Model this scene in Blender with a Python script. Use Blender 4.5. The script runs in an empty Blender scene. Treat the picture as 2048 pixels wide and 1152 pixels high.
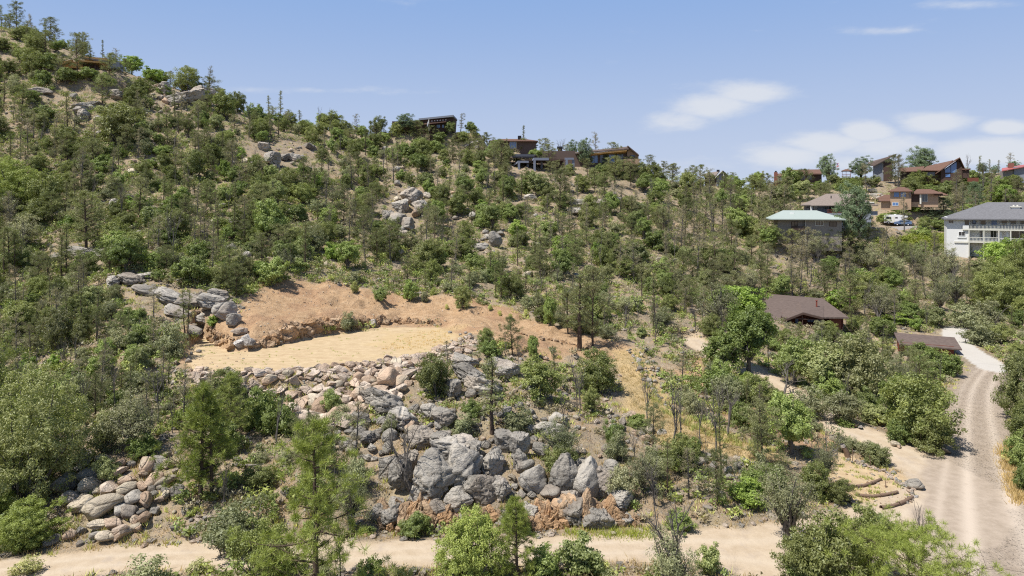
import bpy, bmesh, math, random
import numpy as np
from mathutils import Vector, Matrix, noise as mnoise

# ------------------------------------------------------------------ camera, sky, sun, exposure
S = bpy.context.scene
F = 1365.0; HOR = 410.0; CAMZ = 20.0          # focal length and horizon row, for a 2048 px wide picture
cam = bpy.data.objects.new("camera", bpy.data.cameras.new("camera"))
S.collection.objects.link(cam); S.camera = cam
cam.data.sensor_width = 36; cam.data.lens = F/2048*36
cam.data.shift_y = -(576-HOR)/2048
cam.data.clip_start = 0.5; cam.data.clip_end = 12000
cam.location = (0, 0, CAMZ); cam.rotation_euler = (math.radians(90), 0, 0)

SUN = Vector((-0.56, -0.27, 1.15)).normalized()
sun_el = math.asin(SUN.z); sun_az = math.atan2(SUN.x, SUN.y)
sl = bpy.data.lights.new("sun", 'SUN'); sl.energy = 5.0; sl.angle = math.radians(0.53); sl.color = (1, 0.955, 0.89)
so = bpy.data.objects.new("sun", sl); S.collection.objects.link(so)
so.rotation_euler = SUN.to_track_quat('Z', 'Y').to_euler(); so.location = (0, 0, 200)
S.view_settings.view_transform = 'Standard'; S.view_settings.look = 'None'
S.view_settings.exposure = 0.36; S.view_settings.gamma = 1; S.view_settings.use_curve_mapping = False
S.cycles.max_bounces = 5; S.cycles.diffuse_bounces = 2; S.cycles.glossy_bounces = 1; S.cycles.transmission_bounces = 3
S.cycles.use_adaptive_sampling = False; S.cycles.use_denoising = False
S.cycles.pixel_filter_type = 'BLACKMAN_HARRIS'; S.cycles.filter_width = 1.15

class NT:
    """small node-tree helper"""
    def __init__(s, tree): s.t = tree; s.n = tree.nodes; s.l = tree.links
    def node(s, typ, **kw):
        n = s.n.new(typ)
        for k, v in kw.items():
            if k.startswith('i_'):
                key = k[2:]; key = int(key) if key.isdigit() else key
                s.put(n.inputs[key], v)
            else: setattr(n, k, v)
        return n
    def put(s, inp, v):
        if isinstance(v, bpy.types.NodeSocket): s.l.new(v, inp)
        elif isinstance(v, tuple) and len(v) == 3 and inp.type == 'RGBA': inp.default_value = (*v, 1)
        else: inp.default_value = v
    def math(s, op, a, b=None, c=None, clamp=False):
        n = s.n.new('ShaderNodeMath'); n.operation = op; n.use_clamp = clamp
        s.put(n.inputs[0], a)
        if b is not None: s.put(n.inputs[1], b)
        if c is not None: s.put(n.inputs[2], c)
        return n.outputs[0]
    def mix(s, f, a, b, mode='MIX'):
        n = s.n.new('ShaderNodeMix'); n.data_type = 'RGBA'; n.blend_type = mode
        s.put(n.inputs[0], f); s.put(n.inputs[6], a); s.put(n.inputs[7], b)
        return n.outputs[2]
    def noise(s, vec, scale, detail=3, rough=0.55):
        n = s.n.new('ShaderNodeTexNoise'); n.inputs['Scale'].default_value = scale
        n.inputs['Detail'].default_value = detail; n.inputs['Roughness'].default_value = rough
        if vec is not None: s.l.new(vec, n.inputs['Vector'])
        return n.outputs['Fac']
    def voro(s, vec, scale, feature='F1'):
        n = s.n.new('ShaderNodeTexVoronoi'); n.feature = feature; n.inputs['Scale'].default_value = scale
        s.l.new(vec, n.inputs['Vector']); return n
    def ramp(s, f, a, b):      # smoothstep from a to b
        n = s.n.new('ShaderNodeMapRange'); n.interpolation_type = 'SMOOTHSTEP'
        s.put(n.inputs[0], f); n.inputs[1].default_value = a; n.inputs[2].default_value = b
        return n.outputs[0]
    def attr(s, name):
        n = s.n.new('ShaderNodeAttribute'); n.attribute_name = name; return n.outputs['Fac']

W = bpy.data.worlds.new("World"); S.world = W; W.use_nodes = True
t = NT(W.node_tree); t.n.clear()
sky = t.node('ShaderNodeTexSky', sky_type='NISHITA', sun_disc=False, sun_elevation=sun_el, sun_rotation=sun_az,
             altitude=1600, air_density=1.0, dust_density=1.3, ozone_density=2.2)
tc = t.node('ShaderNodeTexCoord'); G = tc.outputs['Generated']
sep = t.node('ShaderNodeSeparateXYZ', i_0=G)
gx, gy, gz = sep.outputs
ysafe = t.math('MAXIMUM', gy, 0.05)
u = t.math('DIVIDE', gx, ysafe); v = t.math('DIVIDE', gz, ysafe)
mp = t.node('ShaderNodeMapping', i_0=G); mp.inputs['Scale'].default_value = (1.0, 1.0, 3.2)
nz = t.noise(mp.outputs[0], 8.0, 9, 0.62); nz2 = t.noise(mp.outputs[0], 2.6, 4, 0.5)
bump = None
for (cx, cy, rx, ry, amp) in [(1500, 188, 85, 24, .75), (1430, 212, 100, 30, .75), (1355, 242, 90, 26, .55), (1730, 264, 62, 22, .95), (1655, 284, 95, 28, .8), (1570, 314, 110, 28, .7), (1875, 244, 78, 24, 1.0),
                              (2003, 256, 55, 16, .9), (1960, 306, 170, 36, .95), (1810, 296, 160, 30, .7), (1700, 325, 220, 26, .5), (640, 180, 200, 10, .34), (800, 186, 120, 8, .25), (1510, 62, 45, 7, .35),
                              (1780, 62, 110, 9, .34), (1450, 335, 280, 30, .35), (1950, 8, 160, 12, .36), (1600, 5, 120, 10, .22)]:
    a = t.math('DIVIDE', t.math('SUBTRACT', u, (cx-1024)/F), rx/F)
    b = t.math('DIVIDE', t.math('SUBTRACT', v, (HOR-cy)/F), ry/F)
    r2 = t.math('ADD', t.math('MULTIPLY', a, a), t.math('MULTIPLY', b, b))
    g = t.math('MULTIPLY', t.math('POWER', 2.718, t.math('MULTIPLY', r2, -1.0)), amp)
    bump = g if bump is None else t.math('MAXIMUM', bump, g)
bump = t.math('MULTIPLY', bump, t.ramp(gy, 0.05, 0.2))
cl = t.math('ADD', bump, t.math('MULTIPLY', t.math('SUBTRACT', nz, 0.5), 1.25))
cl = t.math('ADD', cl, t.math('MULTIPLY', t.math('SUBTRACT', nz2, 0.5), 0.25))
cl = t.ramp(cl, 0.16, 0.72)
grad = t.mix(t.math('POWER', t.ramp(gz, 0.36, -0.04), 1.0), (2.35, 3.85, 6.9), (5.3, 6.0, 7.4))
skyc = t.mix(t.ramp(gz, 0.75, 0.30), sky.outputs[0], grad)
skyc = t.mix(t.math('MULTIPLY', cl, 0.80), skyc, (7.0, 7.25, 7.7))
bg = t.node('ShaderNodeBackground', i_0=skyc, i_1=0.085)
out = t.node('ShaderNodeOutputWorld', i_0=bg.outputs[0])

# ------------------------------------------------------------------ helpers
COL = S.collection
rng = np.random.default_rng(7); random.seed(7)

def link(name, data, parent=None, loc=None, rotz=None, scale=None):
    o = bpy.data.objects.new(name, data); COL.objects.link(o)
    if parent is not None: o.parent = parent
    if loc is not None: o.location = loc
    if rotz is not None: o.rotation_euler = (0, 0, rotz)
    if scale is not None: o.scale = scale if hasattr(scale, '__len__') else (scale,)*3
    return o
def tag(o, label=None, cat=None, group=None, kind=None):
    if label: o['label'] = label
    if cat: o['category'] = cat
    if group: o['group'] = group
    if kind: o['kind'] = kind
    return o
def mesh_np(name, verts, faces, mats=(), fmat=None, smooth=False, attrs=None):
    """faces: array (n,3) or (n,4), or list of arrays"""
    me = bpy.data.meshes.new(name)
    fl = [np.asarray(f, dtype=np.int32) for f in (faces if isinstance(faces, list) else [faces]) if len(f)]
    verts = np.asarray(verts, dtype=np.float32)
    me.vertices.add(len(verts)); me.vertices.foreach_set('co', verts.ravel())
    loops = np.concatenate([f.ravel() for f in fl]); tot = np.concatenate([np.full(len(f), f.shape[1], np.int32) for f in fl])
    start = np.concatenate([[0], np.cumsum(tot)[:-1]]).astype(np.int32)
    me.loops.add(len(loops)); me.loops.foreach_set('vertex_index', loops)
    me.polygons.add(len(tot)); me.polygons.foreach_set('loop_start', start); me.polygons.foreach_set('loop_total', tot)
    if fmat is not None: me.polygons.foreach_set('material_index', np.asarray(fmat, np.int32))
    me.polygons.foreach_set('use_smooth', np.full(len(tot), smooth, bool))
    for m in mats: me.materials.append(m)
    for k, a in (attrs or {}).items():
        at = me.attributes.new(k, 'FLOAT', 'POINT'); at.data.foreach_set('value', np.asarray(a, np.float32))
    me.update(calc_edges=True)
    return me

def smooth01(x): x = np.clip(x, 0, 1); return x*x*(3-2*x)
def vnoise(x, y, seed=0):
    xi = np.floor(x).astype(np.int64); yi = np.floor(y).astype(np.int64)
    fx = smooth01(x-xi); fy = smooth01(y-yi)
    def h(a, b):
        n = (a*374761393 + b*668265263 + seed*974711) & 0xffffffff
        n = ((n ^ (n >> 13))*1274126177) & 0xffffffff
        return ((n ^ (n >> 16)) & 0xffff)/65535.0
    return (h(xi, yi)*(1-fx)+h(xi+1, yi)*fx)*(1-fy) + (h(xi, yi+1)*(1-fx)+h(xi+1, yi+1)*fx)*fy - 0.5

# ------------------------------------------------------------------ materials
def new_mat(name):
    m = bpy.data.materials.new(name); m.use_nodes = True
    t = NT(m.node_tree); t.n.clear()
    return m, t
def finish(t, shader, bump=None):
    t.node('ShaderNodeOutputMaterial', i_0=shader)
def pbsdf(t, col, rough=0.9, spec=0.2, normal=None, metal=0.0):
    n = t.node('ShaderNodeBsdfPrincipled')
    t.put(n.inputs['Base Color'], col); t.put(n.inputs['Roughness'], rough)
    n.inputs['Specular IOR Level'].default_value = spec; n.inputs['Metallic'].default_value = metal
    if normal is not None: t.l.new(normal, n.inputs['Normal'])
    return n.outputs[0]
def bumpn(t, h, strength, dist):
    n = t.node('ShaderNodeBump', i_Height=h); n.inputs['Strength'].default_value = strength; n.inputs['Distance'].default_value = dist
    return n.outputs[0]
def objpos(t): return t.node('ShaderNodeTexCoord').outputs['Object']
def wpos(t): return t.node('ShaderNodeNewGeometry').outputs['Position']
def orand(t): return t.node('ShaderNodeObjectInfo').outputs['Random']

def leaf_mat(name, dark, light, alt, transl=0.30):
    m, t = new_mat(name)
    v = t.attr('v'); r = orand(t)
    c = t.mix(v, dark, light)
    c = t.mix(t.math('MULTIPLY', r, 0.65), c, alt)
    c = t.mix(t.math('MULTIPLY', t.ramp(t.math('FRACT', t.math('MULTIPLY', r, 17.7)), 0.72, 1.0), 0.5), c, (alt[0]*1.05, alt[0]*0.95, alt[0]*0.55))
    val = t.math('ADD', 0.68, t.math('MULTIPLY', t.math('FRACT', t.math('MULTIPLY', r, 7.31)), 0.75))
    hsv = t.node('ShaderNodeHueSaturation', i_Color=c, i_Value=val)
    a = t.node('ShaderNodeBsdfDiffuse', i_0=hsv.outputs[0]).outputs[0]
    b = t.node('ShaderNodeBsdfTranslucent', i_0=t.mix(0.6, hsv.outputs[0], (light[0]*1.2, light[1]*1.35, light[2]*0.8))).outputs[0]
    g = t.node('ShaderNodeBsdfGlossy', i_0=(0.75, 0.8, 0.75), i_Roughness=0.55).outputs[0]
    mx = t.node('ShaderNodeMixShader', i_0=transl, i_1=a, i_2=b).outputs[0]
    mx = t.node('ShaderNodeMixShader', i_0=0.045, i_1=mx, i_2=g).outputs[0]
    finish(t, mx); return m
M = {}
M['juniper'] = leaf_mat('juniper_foliage', (0.097, 0.121, 0.033), (0.281, 0.311, 0.080), (0.230, 0.237, 0.080))
M['juniper_bright'] = leaf_mat('bright_juniper_foliage', (0.129, 0.164, 0.032), (0.347, 0.400, 0.088), (0.292, 0.327, 0.084))
M['oak'] = leaf_mat('oak_leaves', (0.108, 0.149, 0.036), (0.285, 0.359, 0.088), (0.280, 0.316, 0.097))
M['grey'] = leaf_mat('greygreen_leaves', (0.132, 0.147, 0.069), (0.310, 0.326, 0.158), (0.306, 0.294, 0.155))
M['pinyon'] = leaf_mat('pinyon_needles', (0.096, 0.114, 0.039), (0.244, 0.264, 0.094), (0.244, 0.231, 0.105))
M['pine'] = leaf_mat('ponderosa_needles', (0.112, 0.146, 0.023), (0.365, 0.417, 0.083), (0.285, 0.325, 0.076), 0.3)
M['dull'] = leaf_mat('dull_needles', (0.147, 0.130, 0.070), (0.307, 0.271, 0.147), (0.317, 0.264, 0.167))
M['bright'] = leaf_mat('bright_leaves', (0.126, 0.197, 0.031), (0.314, 0.423, 0.079), (0.314, 0.384, 0.079), 0.32)
M['spruce'] = leaf_mat('spruce_needles', (0.087, 0.125, 0.060), (0.213, 0.269, 0.139), (0.175, 0.241, 0.131))
M['sumac'] = leaf_mat('yellowgreen_leaves', (0.22, 0.27, 0.03), (0.42, 0.47, 0.07), (0.40, 0.42, 0.08), 0.3)
M['straw'] = leaf_mat('dry_grass_blades', (0.42, 0.29, 0.11), (0.62, 0.46, 0.20), (0.55, 0.40, 0.18), 0.2)
M['forb'] = leaf_mat('green_forb_leaves', (0.233, 0.278, 0.073), (0.504, 0.536, 0.147), (0.581, 0.536, 0.175), 0.2)

def bark_mat(name, c1, c2):
    m, t = new_mat(name); p = objpos(t)
    n = t.noise(p, 9, 4, 0.7)
    finish(t, pbsdf(t, t.mix(n, c1, c2), 0.95, 0.05, bumpn(t, n, 0.6, 0.03))); return m
M['bark'] = bark_mat('brown_bark', (0.045, 0.032, 0.024), (0.16, 0.12, 0.092))
M['barkgrey'] = bark_mat('grey_bark', (0.07, 0.062, 0.055), (0.22, 0.20, 0.18))
M['deadwood'] = bark_mat('weathered_dead_wood', (0.14, 0.12, 0.11), (0.42, 0.38, 0.345))
M['log'] = bark_mat('weathered_log', (0.10, 0.065, 0.045), (0.30, 0.21, 0.15))

def rock_mat(name, base, dark, warm, warmamt, rockscale=1.0, lich=0.5):
    m, t = new_mat(name)
    p = t.node('ShaderNodeVectorMath', operation='ADD', i_0=objpos(t), i_1=t.node('ShaderNodeCombineXYZ', i_0=t.math('MULTIPLY', orand(t), 50)).outputs[0]).outputs[0]
    n1 = t.noise(p, 1.1*rockscale, 5, 0.65); n2 = t.noise(p, 5*rockscale, 7, 0.8); n3 = t.noise(p, 0.5*rockscale, 2, 0.5)
    c = t.mix(t.ramp(n1, 0.38, 0.62), base, dark)
    w = t.math('MULTIPLY', t.ramp(t.math('ADD', n3, t.math('MULTIPLY', t.math('SUBTRACT', orand(t), 0.5), warmamt)), 0.50, 0.62), min(1, warmamt+0.12))
    c = t.mix(w, c, warm)
    c = t.mix(t.math('MULTIPLY', t.ramp(n2, 0.58, 0.72), lich), c, (0.13, 0.125, 0.11))      # lichen
    c = t.mix(t.math('MULTIPLY', t.ramp(n2, 0.42, 0.30), 0.45), c, (0.50, 0.48, 0.43))
    r = t.math('FRACT', t.math('MULTIPLY', orand(t), 13.7))
    hsv = t.node('ShaderNodeHueSaturation', i_Color=c, i_Value=t.math('ADD', 0.72, t.math('MULTIPLY', r, 0.5)))
    cr = t.voro(p, 0.9*rockscale, 'DISTANCE_TO_EDGE')
    crk = t.ramp(cr.outputs['Distance'], 0.0, 0.05)
    mp_ = t.node('ShaderNodeMapping', i_0=p); mp_.inputs['Scale'].default_value = (0.6, 0.6, 2.6)
    n5 = t.noise(mp_.outputs[0], 2.2*rockscale, 5, 0.7)
    h = t.math('ADD', t.math('ADD', t.math('MULTIPLY', n2, 0.55), t.math('ADD', n1, n5)), t.math('MULTIPLY', crk, 0.35))
    finish(t, pbsdf(t, hsv.outputs[0], 0.95, 0.08, bumpn(t, h, 1.0, 0.30))); return m
M['granite'] = rock_mat('grey_granite', (0.43, 0.395, 0.34), (0.27, 0.25, 0.22), (0.46, 0.35, 0.26), 0.14)
M['granite_tan'] = rock_mat('tan_granite', (0.58, 0.50, 0.38), (0.43, 0.37, 0.285), (0.52, 0.34, 0.23), 0.5)
M['granite_pink'] = rock_mat('pinkish_split_rock', (0.62, 0.52, 0.42), (0.47, 0.375, 0.295), (0.56, 0.40, 0.28), 0.45, 1.0, 0.2)
M['rock_orange'] = rock_mat('iron_stained_rock', (0.52, 0.375, 0.245), (0.38, 0.26, 0.165), (0.50, 0.30, 0.155), 0.5, 1.6, 0.25)
M['rock_white'] = rock_mat('pale_quartz_rock', (0.62, 0.59, 0.55), (0.42, 0.38, 0.34), (0.50, 0.40, 0.32), 0.2, 1.6)

def flat_mat(name, c, rough=0.85, var=0.12, scale=3.0, spec=0.2, bump=0.0):
    m, t = new_mat(name); p = objpos(t)
    n = t.noise(p, scale, 4, 0.65)
    k = t.math('ADD', 1-var, t.math('MULTIPLY', n, 2*var))
    cc = t.mix(1.0, c, t.node('ShaderNodeCombineColor', i_0=k, i_1=k, i_2=k).outputs[0], 'MULTIPLY')
    finish(t, pbsdf(t, cc, rough, spec, bumpn(t, n, 0.4, bump) if bump else None)); return m
def shingle_mat(name, c):
    m, t = new_mat(name); p = objpos(t)
    br = t.node('ShaderNodeTexBrick', i_Scale=1.6, i_Color1=tuple(x*0.82 for x in c), i_Color2=tuple(x*1.16 for x in c), i_Mortar=tuple(x*0.6 for x in c))
    br.inputs['Mortar Size'].default_value = 0.02
    t.l.new(p, br.inputs['Vector'])
    n = t.noise(p, 1.3, 5, 0.7)
    cc = t.mix(t.math('MULTIPLY', n, 0.5), br.outputs['Color'], tuple(x*0.75 for x in c))
    finish(t, pbsdf(t, cc, 0.92, 0.1)); return m
M['shingle_brown'] = shingle_mat('brown_shingle', (0.15, 0.115, 0.10))
M['shingle_red'] = shingle_mat('redbrown_shingle', (0.175, 0.105, 0.08))
M['shingle_grey'] = shingle_mat('grey_shingle', (0.18, 0.18, 0.19))
M['shingle_tan'] = shingle_mat('taupe_shingle', (0.26, 0.215, 0.185))
M['metal_green'] = flat_mat('green_metal_roofing', (0.35, 0.40, 0.365), 0.5, 0.08, 1.5, 0.4)
M['metal_red'] = flat_mat('red_metal_roofing', (0.38, 0.12, 0.11), 0.5, 0.08, 1.5, 0.4)
M['white'] = flat_mat('white_painted_siding', (0.72, 0.72, 0.70), 0.8, 0.05)
M['offwhite'] = flat_mat('cream_trim_paint', (0.66, 0.64, 0.56), 0.8, 0.05)
M['tanwall'] = flat_mat('tan_stucco', (0.40, 0.28, 0.19), 0.9, 0.08)
M['bluegrey'] = flat_mat('bluegrey_siding', (0.24, 0.26, 0.30), 0.85, 0.08)
M['greige'] = flat_mat('greige_siding', (0.27, 0.24, 0.21), 0.85, 0.1)
M['redwood'] = flat_mat('red_stained_wood', (0.17, 0.062, 0.042), 0.85, 0.2)
M['darkwood'] = flat_mat('dark_stained_wood', (0.085, 0.055, 0.045), 0.85, 0.2)
M['oakwood'] = flat_mat('golden_wood_siding', (0.55, 0.33, 0.13), 0.8, 0.15)
M['brownwall'] = flat_mat('brown_wood_siding', (0.13, 0.095, 0.08), 0.85, 0.15)
M['steelblue'] = flat_mat('bluegrey_painted_beam', (0.20, 0.22, 0.28), 0.7, 0.06)
M['blackmetal'] = flat_mat('black_metal', (0.025, 0.025, 0.03), 0.6, 0.1)
M['brick'] = flat_mat('red_brick', (0.24, 0.10, 0.075), 0.9, 0.2, 8)
M['redpipe'] = flat_mat('rust_red_pipe', (0.22, 0.065, 0.045), 0.6, 0.1)
M['curtain'] = flat_mat('white_curtain', (0.7, 0.7, 0.72), 0.9, 0.05)
def glass_mat(name, c, rough=0.06):
    m, t = new_mat(name); finish(t, pbsdf(t, c, rough, 0.9)); return m
M['glass'] = glass_mat('dark_window_glass', (0.025, 0.03, 0.04))
M['glassblue'] = glass_mat('painted_sky_glass', (0.10, 0.20, 0.42), 0.25)  # sky reflection put into the blue base colour
M['carwhite'] = glass_mat('white_car_paint', (0.75, 0.75, 0.74), 0.3)
M['carblue'] = glass_mat('blue_car_paint', (0.10, 0.16, 0.28), 0.25)
M['rubber'] = flat_mat('tyre_rubber', (0.02, 0.02, 0.02), 0.9)
M['flagred'] = flat_mat('flag_red_cloth', (0.5, 0.04, 0.05)); M['flagwhite'] = flat_mat('flag_white_cloth', (0.7, 0.7, 0.7)); M['flagblue'] = flat_mat('flag_blue_cloth', (0.04, 0.06, 0.25))
# ------------------------------------------------------------------ terrain
# profile of the land: for a bearing (column), the picture row at which ground at forward distance D would be seen
TAB = {
 -500: [(24,1500),(30,1320),(38,1160),(44,1075),(50,985),(60,880),(70,770),(80,680),(90,600),(100,515),(110,430),(120,345),(130,265),(140,190),(150,125),(160,72),(170,38),(185,20),(205,30),(330,330)],
 0: [(24,1530),(30,1330),(37,1165),(40,1130),(43,1070),(50,950),(60,835),(70,735),(80,650),(90,572),(100,495),(110,418),(120,340),(130,263),(140,190),(150,130),(160,85),(170,60),(185,48),(205,60),(330,330)],
 120: [(24,1540),(30,1335),(37,1165),(40,1118),(43,1062),(48,950),(55,850),(62,780),(70,708),(80,628),(90,555),(100,485),(110,415),(120,345),(130,278),(140,215),(150,162),(160,122),(170,102),(185,94),(205,108),(330,340)],
 250: [(24,1545),(30,1335),(38,1128),(40.5,1085),(44,1000),(49,885),(55,812),(62,742),(70,668),(80,585),(90,520),(100,460),(110,402),(120,347),(130,295),(140,245),(150,203),(160,172),(170,152),(185,143),(205,155),(330,350)],
 500: [(24,1545),(30,1330),(38,1125),(41,1066),(46,970),(51,895),(57,835),(61,752),(64,728),(70,685),(80,610),(90,545),(100,490),(110,440),(120,392),(130,348),(140,310),(150,278),(160,254),(170,238),(185,230),(205,240),(330,370)],
 750: [(24,1545),(30,1330),(38.5,1118),(42,1060),(45,975),(50,900),(56,835),(61,752),(65,716),(84,655),(90,610),(97,570),(107,526),(117,486),(127,448),(137,412),(147,378),(157,348),(167,322),(177,302),(187,287),(197,278),(207,274),(230,285),(330,370)],
 1000:[(24,1545),(30,1325),(39,1110),(42.5,1056),(44,990),(48,910),(52,858),(57,800),(62,750),(70,700),(80,660),(88,632),(94,602),(102,566),(112,530),(122,496),(132,463),(142,430),(152,400),(162,372),(172,348),(182,328),(192,313),(205,307),(230,320),(330,385)],
 1250:[(24,1545),(30,1320),(39,1105),(42.5,1052),(45,990),(50,920),(56,855),(64,785),(74,718),(84,674),(92,642),(100,606),(110,570),(120,536),(130,504),(140,472),(150,441),(160,413),(170,389),(180,368),(190,352),(200,342),(215,338),(240,350),(330,395)],
 1500:[(24,1545),(30,1320),(38,1110),(43,1040),(48,965),(55,892),(63,825),(72,770),(82,720),(92,680),(102,646),(112,613),(122,581),(132,551),(142,525),(152,502),(162,480),(172,461),(185,440),(200,422),(220,403),(245,390),(270,384),(300,390),(330,396)],
 1750:[(24,1545),(30,1320),(37,1148),(45,1012),(55,905),(65,830),(75,775),(85,735),(95,705),(105,675),(115,646),(125,616),(135,586),(145,558),(155,532),(165,508),(175,485),(190,462),(205,448),(215,440),(225,418),(240,388),(255,366),(270,356),(290,356),(330,372)],
 2048:[(24,1545),(30,1320),(37,1148),(46,1003),(56,897),(67,818),(77,765),(87,730),(97,704),(107,680),(117,655),(127,630),(137,606),(147,582),(157,558),(167,534),(177,512),(190,482),(205,452),(225,418),(245,382),(265,358),(285,346),(300,345),(330,360)],
 2600:[(24,1545),(30,1320),(37,1148),(46,1003),(56,897),(67,815),(77,760),(87,722),(97,690),(107,662),(117,635),(127,608),(137,582),(147,558),(157,532),(167,508),(177,485),(190,455),(205,425),(225,390),(245,350),(265,325),(285,310),(300,308),(330,320)],
}
PX = np.arange(-1100, 3101, 25.0); LD = np.arange(math.log(24), math.log(331), 0.01); DD = np.exp(LD)
cols = sorted(TAB); prof = []
for c in cols:
    a = np.array(TAB[c], float); prof.append(np.interp(LD, np.log(a[:, 0]), CAMZ-(a[:, 1]-HOR)*a[:, 0]/F))
prof = np.array(prof)
ZT = np.array([np.interp(np.clip(PX, cols[0], cols[-1]), cols, prof[:, j]) for j in range(len(LD))]).T   # (px, d)
def gblur(a, s, axis):
    r = int(3*s+1); k = np.exp(-0.5*(np.arange(-r, r+1)/s)**2); k /= k.sum()
    p = np.pad(a, [(r, r) if i == axis else (0, 0) for i in range(2)], mode='edge')
    return np.apply_along_axis(lambda m: np.convolve(m, k, mode='valid'), axis, p)
ZT = gblur(gblur(ZT, 2.2, 0), 1.6, 1)

def base_z(X, Y):
    X = np.asarray(X, float); Y = np.asarray(Y, float)
    Yc = np.clip(Y, 24, 330); px = 1024+F*X/np.maximum(Y, 24)
    a = np.clip((px-PX[0])/25, 0, len(PX)-1.001); b = np.clip((np.log(Yc)-LD[0])/0.01, 0, len(LD)-1.001)
    i = a.astype(int); j = b.astype(int); fa = a-i; fb = b-j
    z = (ZT[i, j]*(1-fb)+ZT[i, j+1]*fb)*(1-fa)+(ZT[i+1, j]*(1-fb)+ZT[i+1, j+1]*fb)*fa
    far = smooth01((Y-330)/500)
    return z*(1-far)+(-30)*far

def on_level(px, py, z):          # the point at height z seen at a picture position
    D = (CAMZ-z)*F/(py-HOR); return ((px-1024)*D/F, D, z)
_D = np.exp(np.linspace(math.log(24.2), math.log(329), 2600))
def ray(px, py, fn):
    X = (px-1024)*_D/F; z = fn(X, _D)
    row = HOR+(CAMZ-z)*F/_D
    k = np.argmax(row <= py) if (row <= py).any() else int(np.argmin(row))
    return (X[k], _D[k], z[k])

def poly_dist(X, Y, P):
    """signed distance to polygon, negative inside"""
    P = np.asarray(P, float); n = len(P); d = np.full(X.shape, 1e9); ins = np.zeros(X.shape, bool)
    for i in range(n):
        a = P[i]; b = P[(i+1) % n]; e = b-a; L = max((e**2).sum(), 1e-9)
        tt = np.clip(((X-a[0])*e[0]+(Y-a[1])*e[1])/L, 0, 1)
        d = np.minimum(d, np.hypot(X-a[0]-tt*e[0], Y-a[1]-tt*e[1]))
        c = ((a[1] > Y) != (b[1] > Y)) & (X < (b[0]-a[0])*(Y-a[1])/(b[1]-a[1]+1e-12)+a[0])
        ins ^= c
    return np.where(ins, -d, d)
def line_dist(X, Y, P):
    """distance, signed lateral offset, height and half-width along a polyline of (x, y, z, w)"""
    P = np.asarray(P, float); d = np.full(X.shape, 1e9); lat = np.zeros(X.shape); z = np.zeros(X.shape); w = np.zeros(X.shape)
    for i in range(len(P)-1):
        a = P[i]; b = P[i+1]; e = b[:2]-a[:2]; L = max((e**2).sum(), 1e-9)
        tt = np.clip(((X-a[0])*e[0]+(Y-a[1])*e[1])/L, 0, 1)
        dx = X-a[0]-tt*e[0]; dy = Y-a[1]-tt*e[1]; q = np.hypot(dx, dy); m = q < d
        d = np.where(m, q, d); lat = np.where(m, np.sign(e[0]*dy-e[1]*dx)*q, lat)
        z = np.where(m, a[2]+(b[2]-a[2])*tt, z); w = np.where(m, a[3]+(b[3]-a[3])*tt, w)
    return d, lat, z, w
def resample(pts, step=1.5):
    """smooth Catmull-Rom through points"""
    P = np.asarray(pts, float); P = np.vstack([2*P[0]-P[1], P, 2*P[-1]-P[-2]]); o = []
    for i in range(1, len(P)-2):
        L = np.hypot(*(P[i+1]-P[i])[:2]); n = max(2, int(L/step))
        for k in range(n):
            s = k/n; a, b, c, d = P[i-1:i+3]
            o.append(0.5*((2*b)+(c-a)*s+(2*a-5*b+4*c-d)*s*s+(3*b-a-3*c+d)*s**3))
    o.append(P[-2]); return np.array(o)

PADZ = CAMZ-14.8
pad_px = [(382,742),(430,746),(560,744),(700,730),(830,714),(900,694),(918,672),(880,655),(760,656),(640,674),(560,690),(500,702),(455,704),(425,686),(400,672),(380,700)]
PAD = np.array([on_level(x, y, PADZ)[:2] for x, y in pad_px])
def road(ptspx, zblur=2.0, zfix=None):
    raw = []
    for (x, y, w) in ptspx:
        p = ray(x, y, base_z) if y > HOR+30 else None
        raw.append((p[0], p[1], p[2], w))
    R = resample(raw); z = R[:, 2].copy()
    k = 9; zp = np.pad(z, k, mode='edge'); R[:, 2] = np.convolve(zp, np.ones(2*k+1)/(2*k+1), mode='valid'); return R
BOT = road([(-500,1190,1.5),(-200,1180,1.5),(60,1150,1.4),(200,1122,1.35),(350,1106,1.3),(500,1104,1.3),(700,1106,1.35),(900,1107,1.35),(1100,1104,1.35),(1300,1092,1.5),(1450,1092,2.2),(1560,1098,3.0),(1700,1085,3.2),(1840,1050,3.2),(1900,1010,3)])
MAIN = road([(2140,1420,4.3),(2060,1250,4.3),(2005,1152,4.1),(1985,1060,3.8),(1972,1000,3.4),(1962,930,2.9),(1957,870,2.6),(1955,820,2.3),(1960,780,2.1),(1975,752,1.9),(1990,738,1.8)])
TRK = road([(1925,985,2.6),(1870,945,2.3),(1790,903,2.1),(1710,866,1.9),(1640,828,1.8),(1590,798,1.7),(1520,757,1.6),(1450,716,1.6),(1405,690,1.5),(1385,672,1.3)])
DRV = road([(1992,740,1.8),(1968,722,1.8),(1935,703,1.7),(1915,685,1.7),(1908,668,1.7),(1912,655,1.6)])
STR = road([(1700,470,3.0),(1760,462,3.2),(1800,456,3.2),(1850,450,3.2),(1900,452,3),(1960,456,3)])
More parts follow.
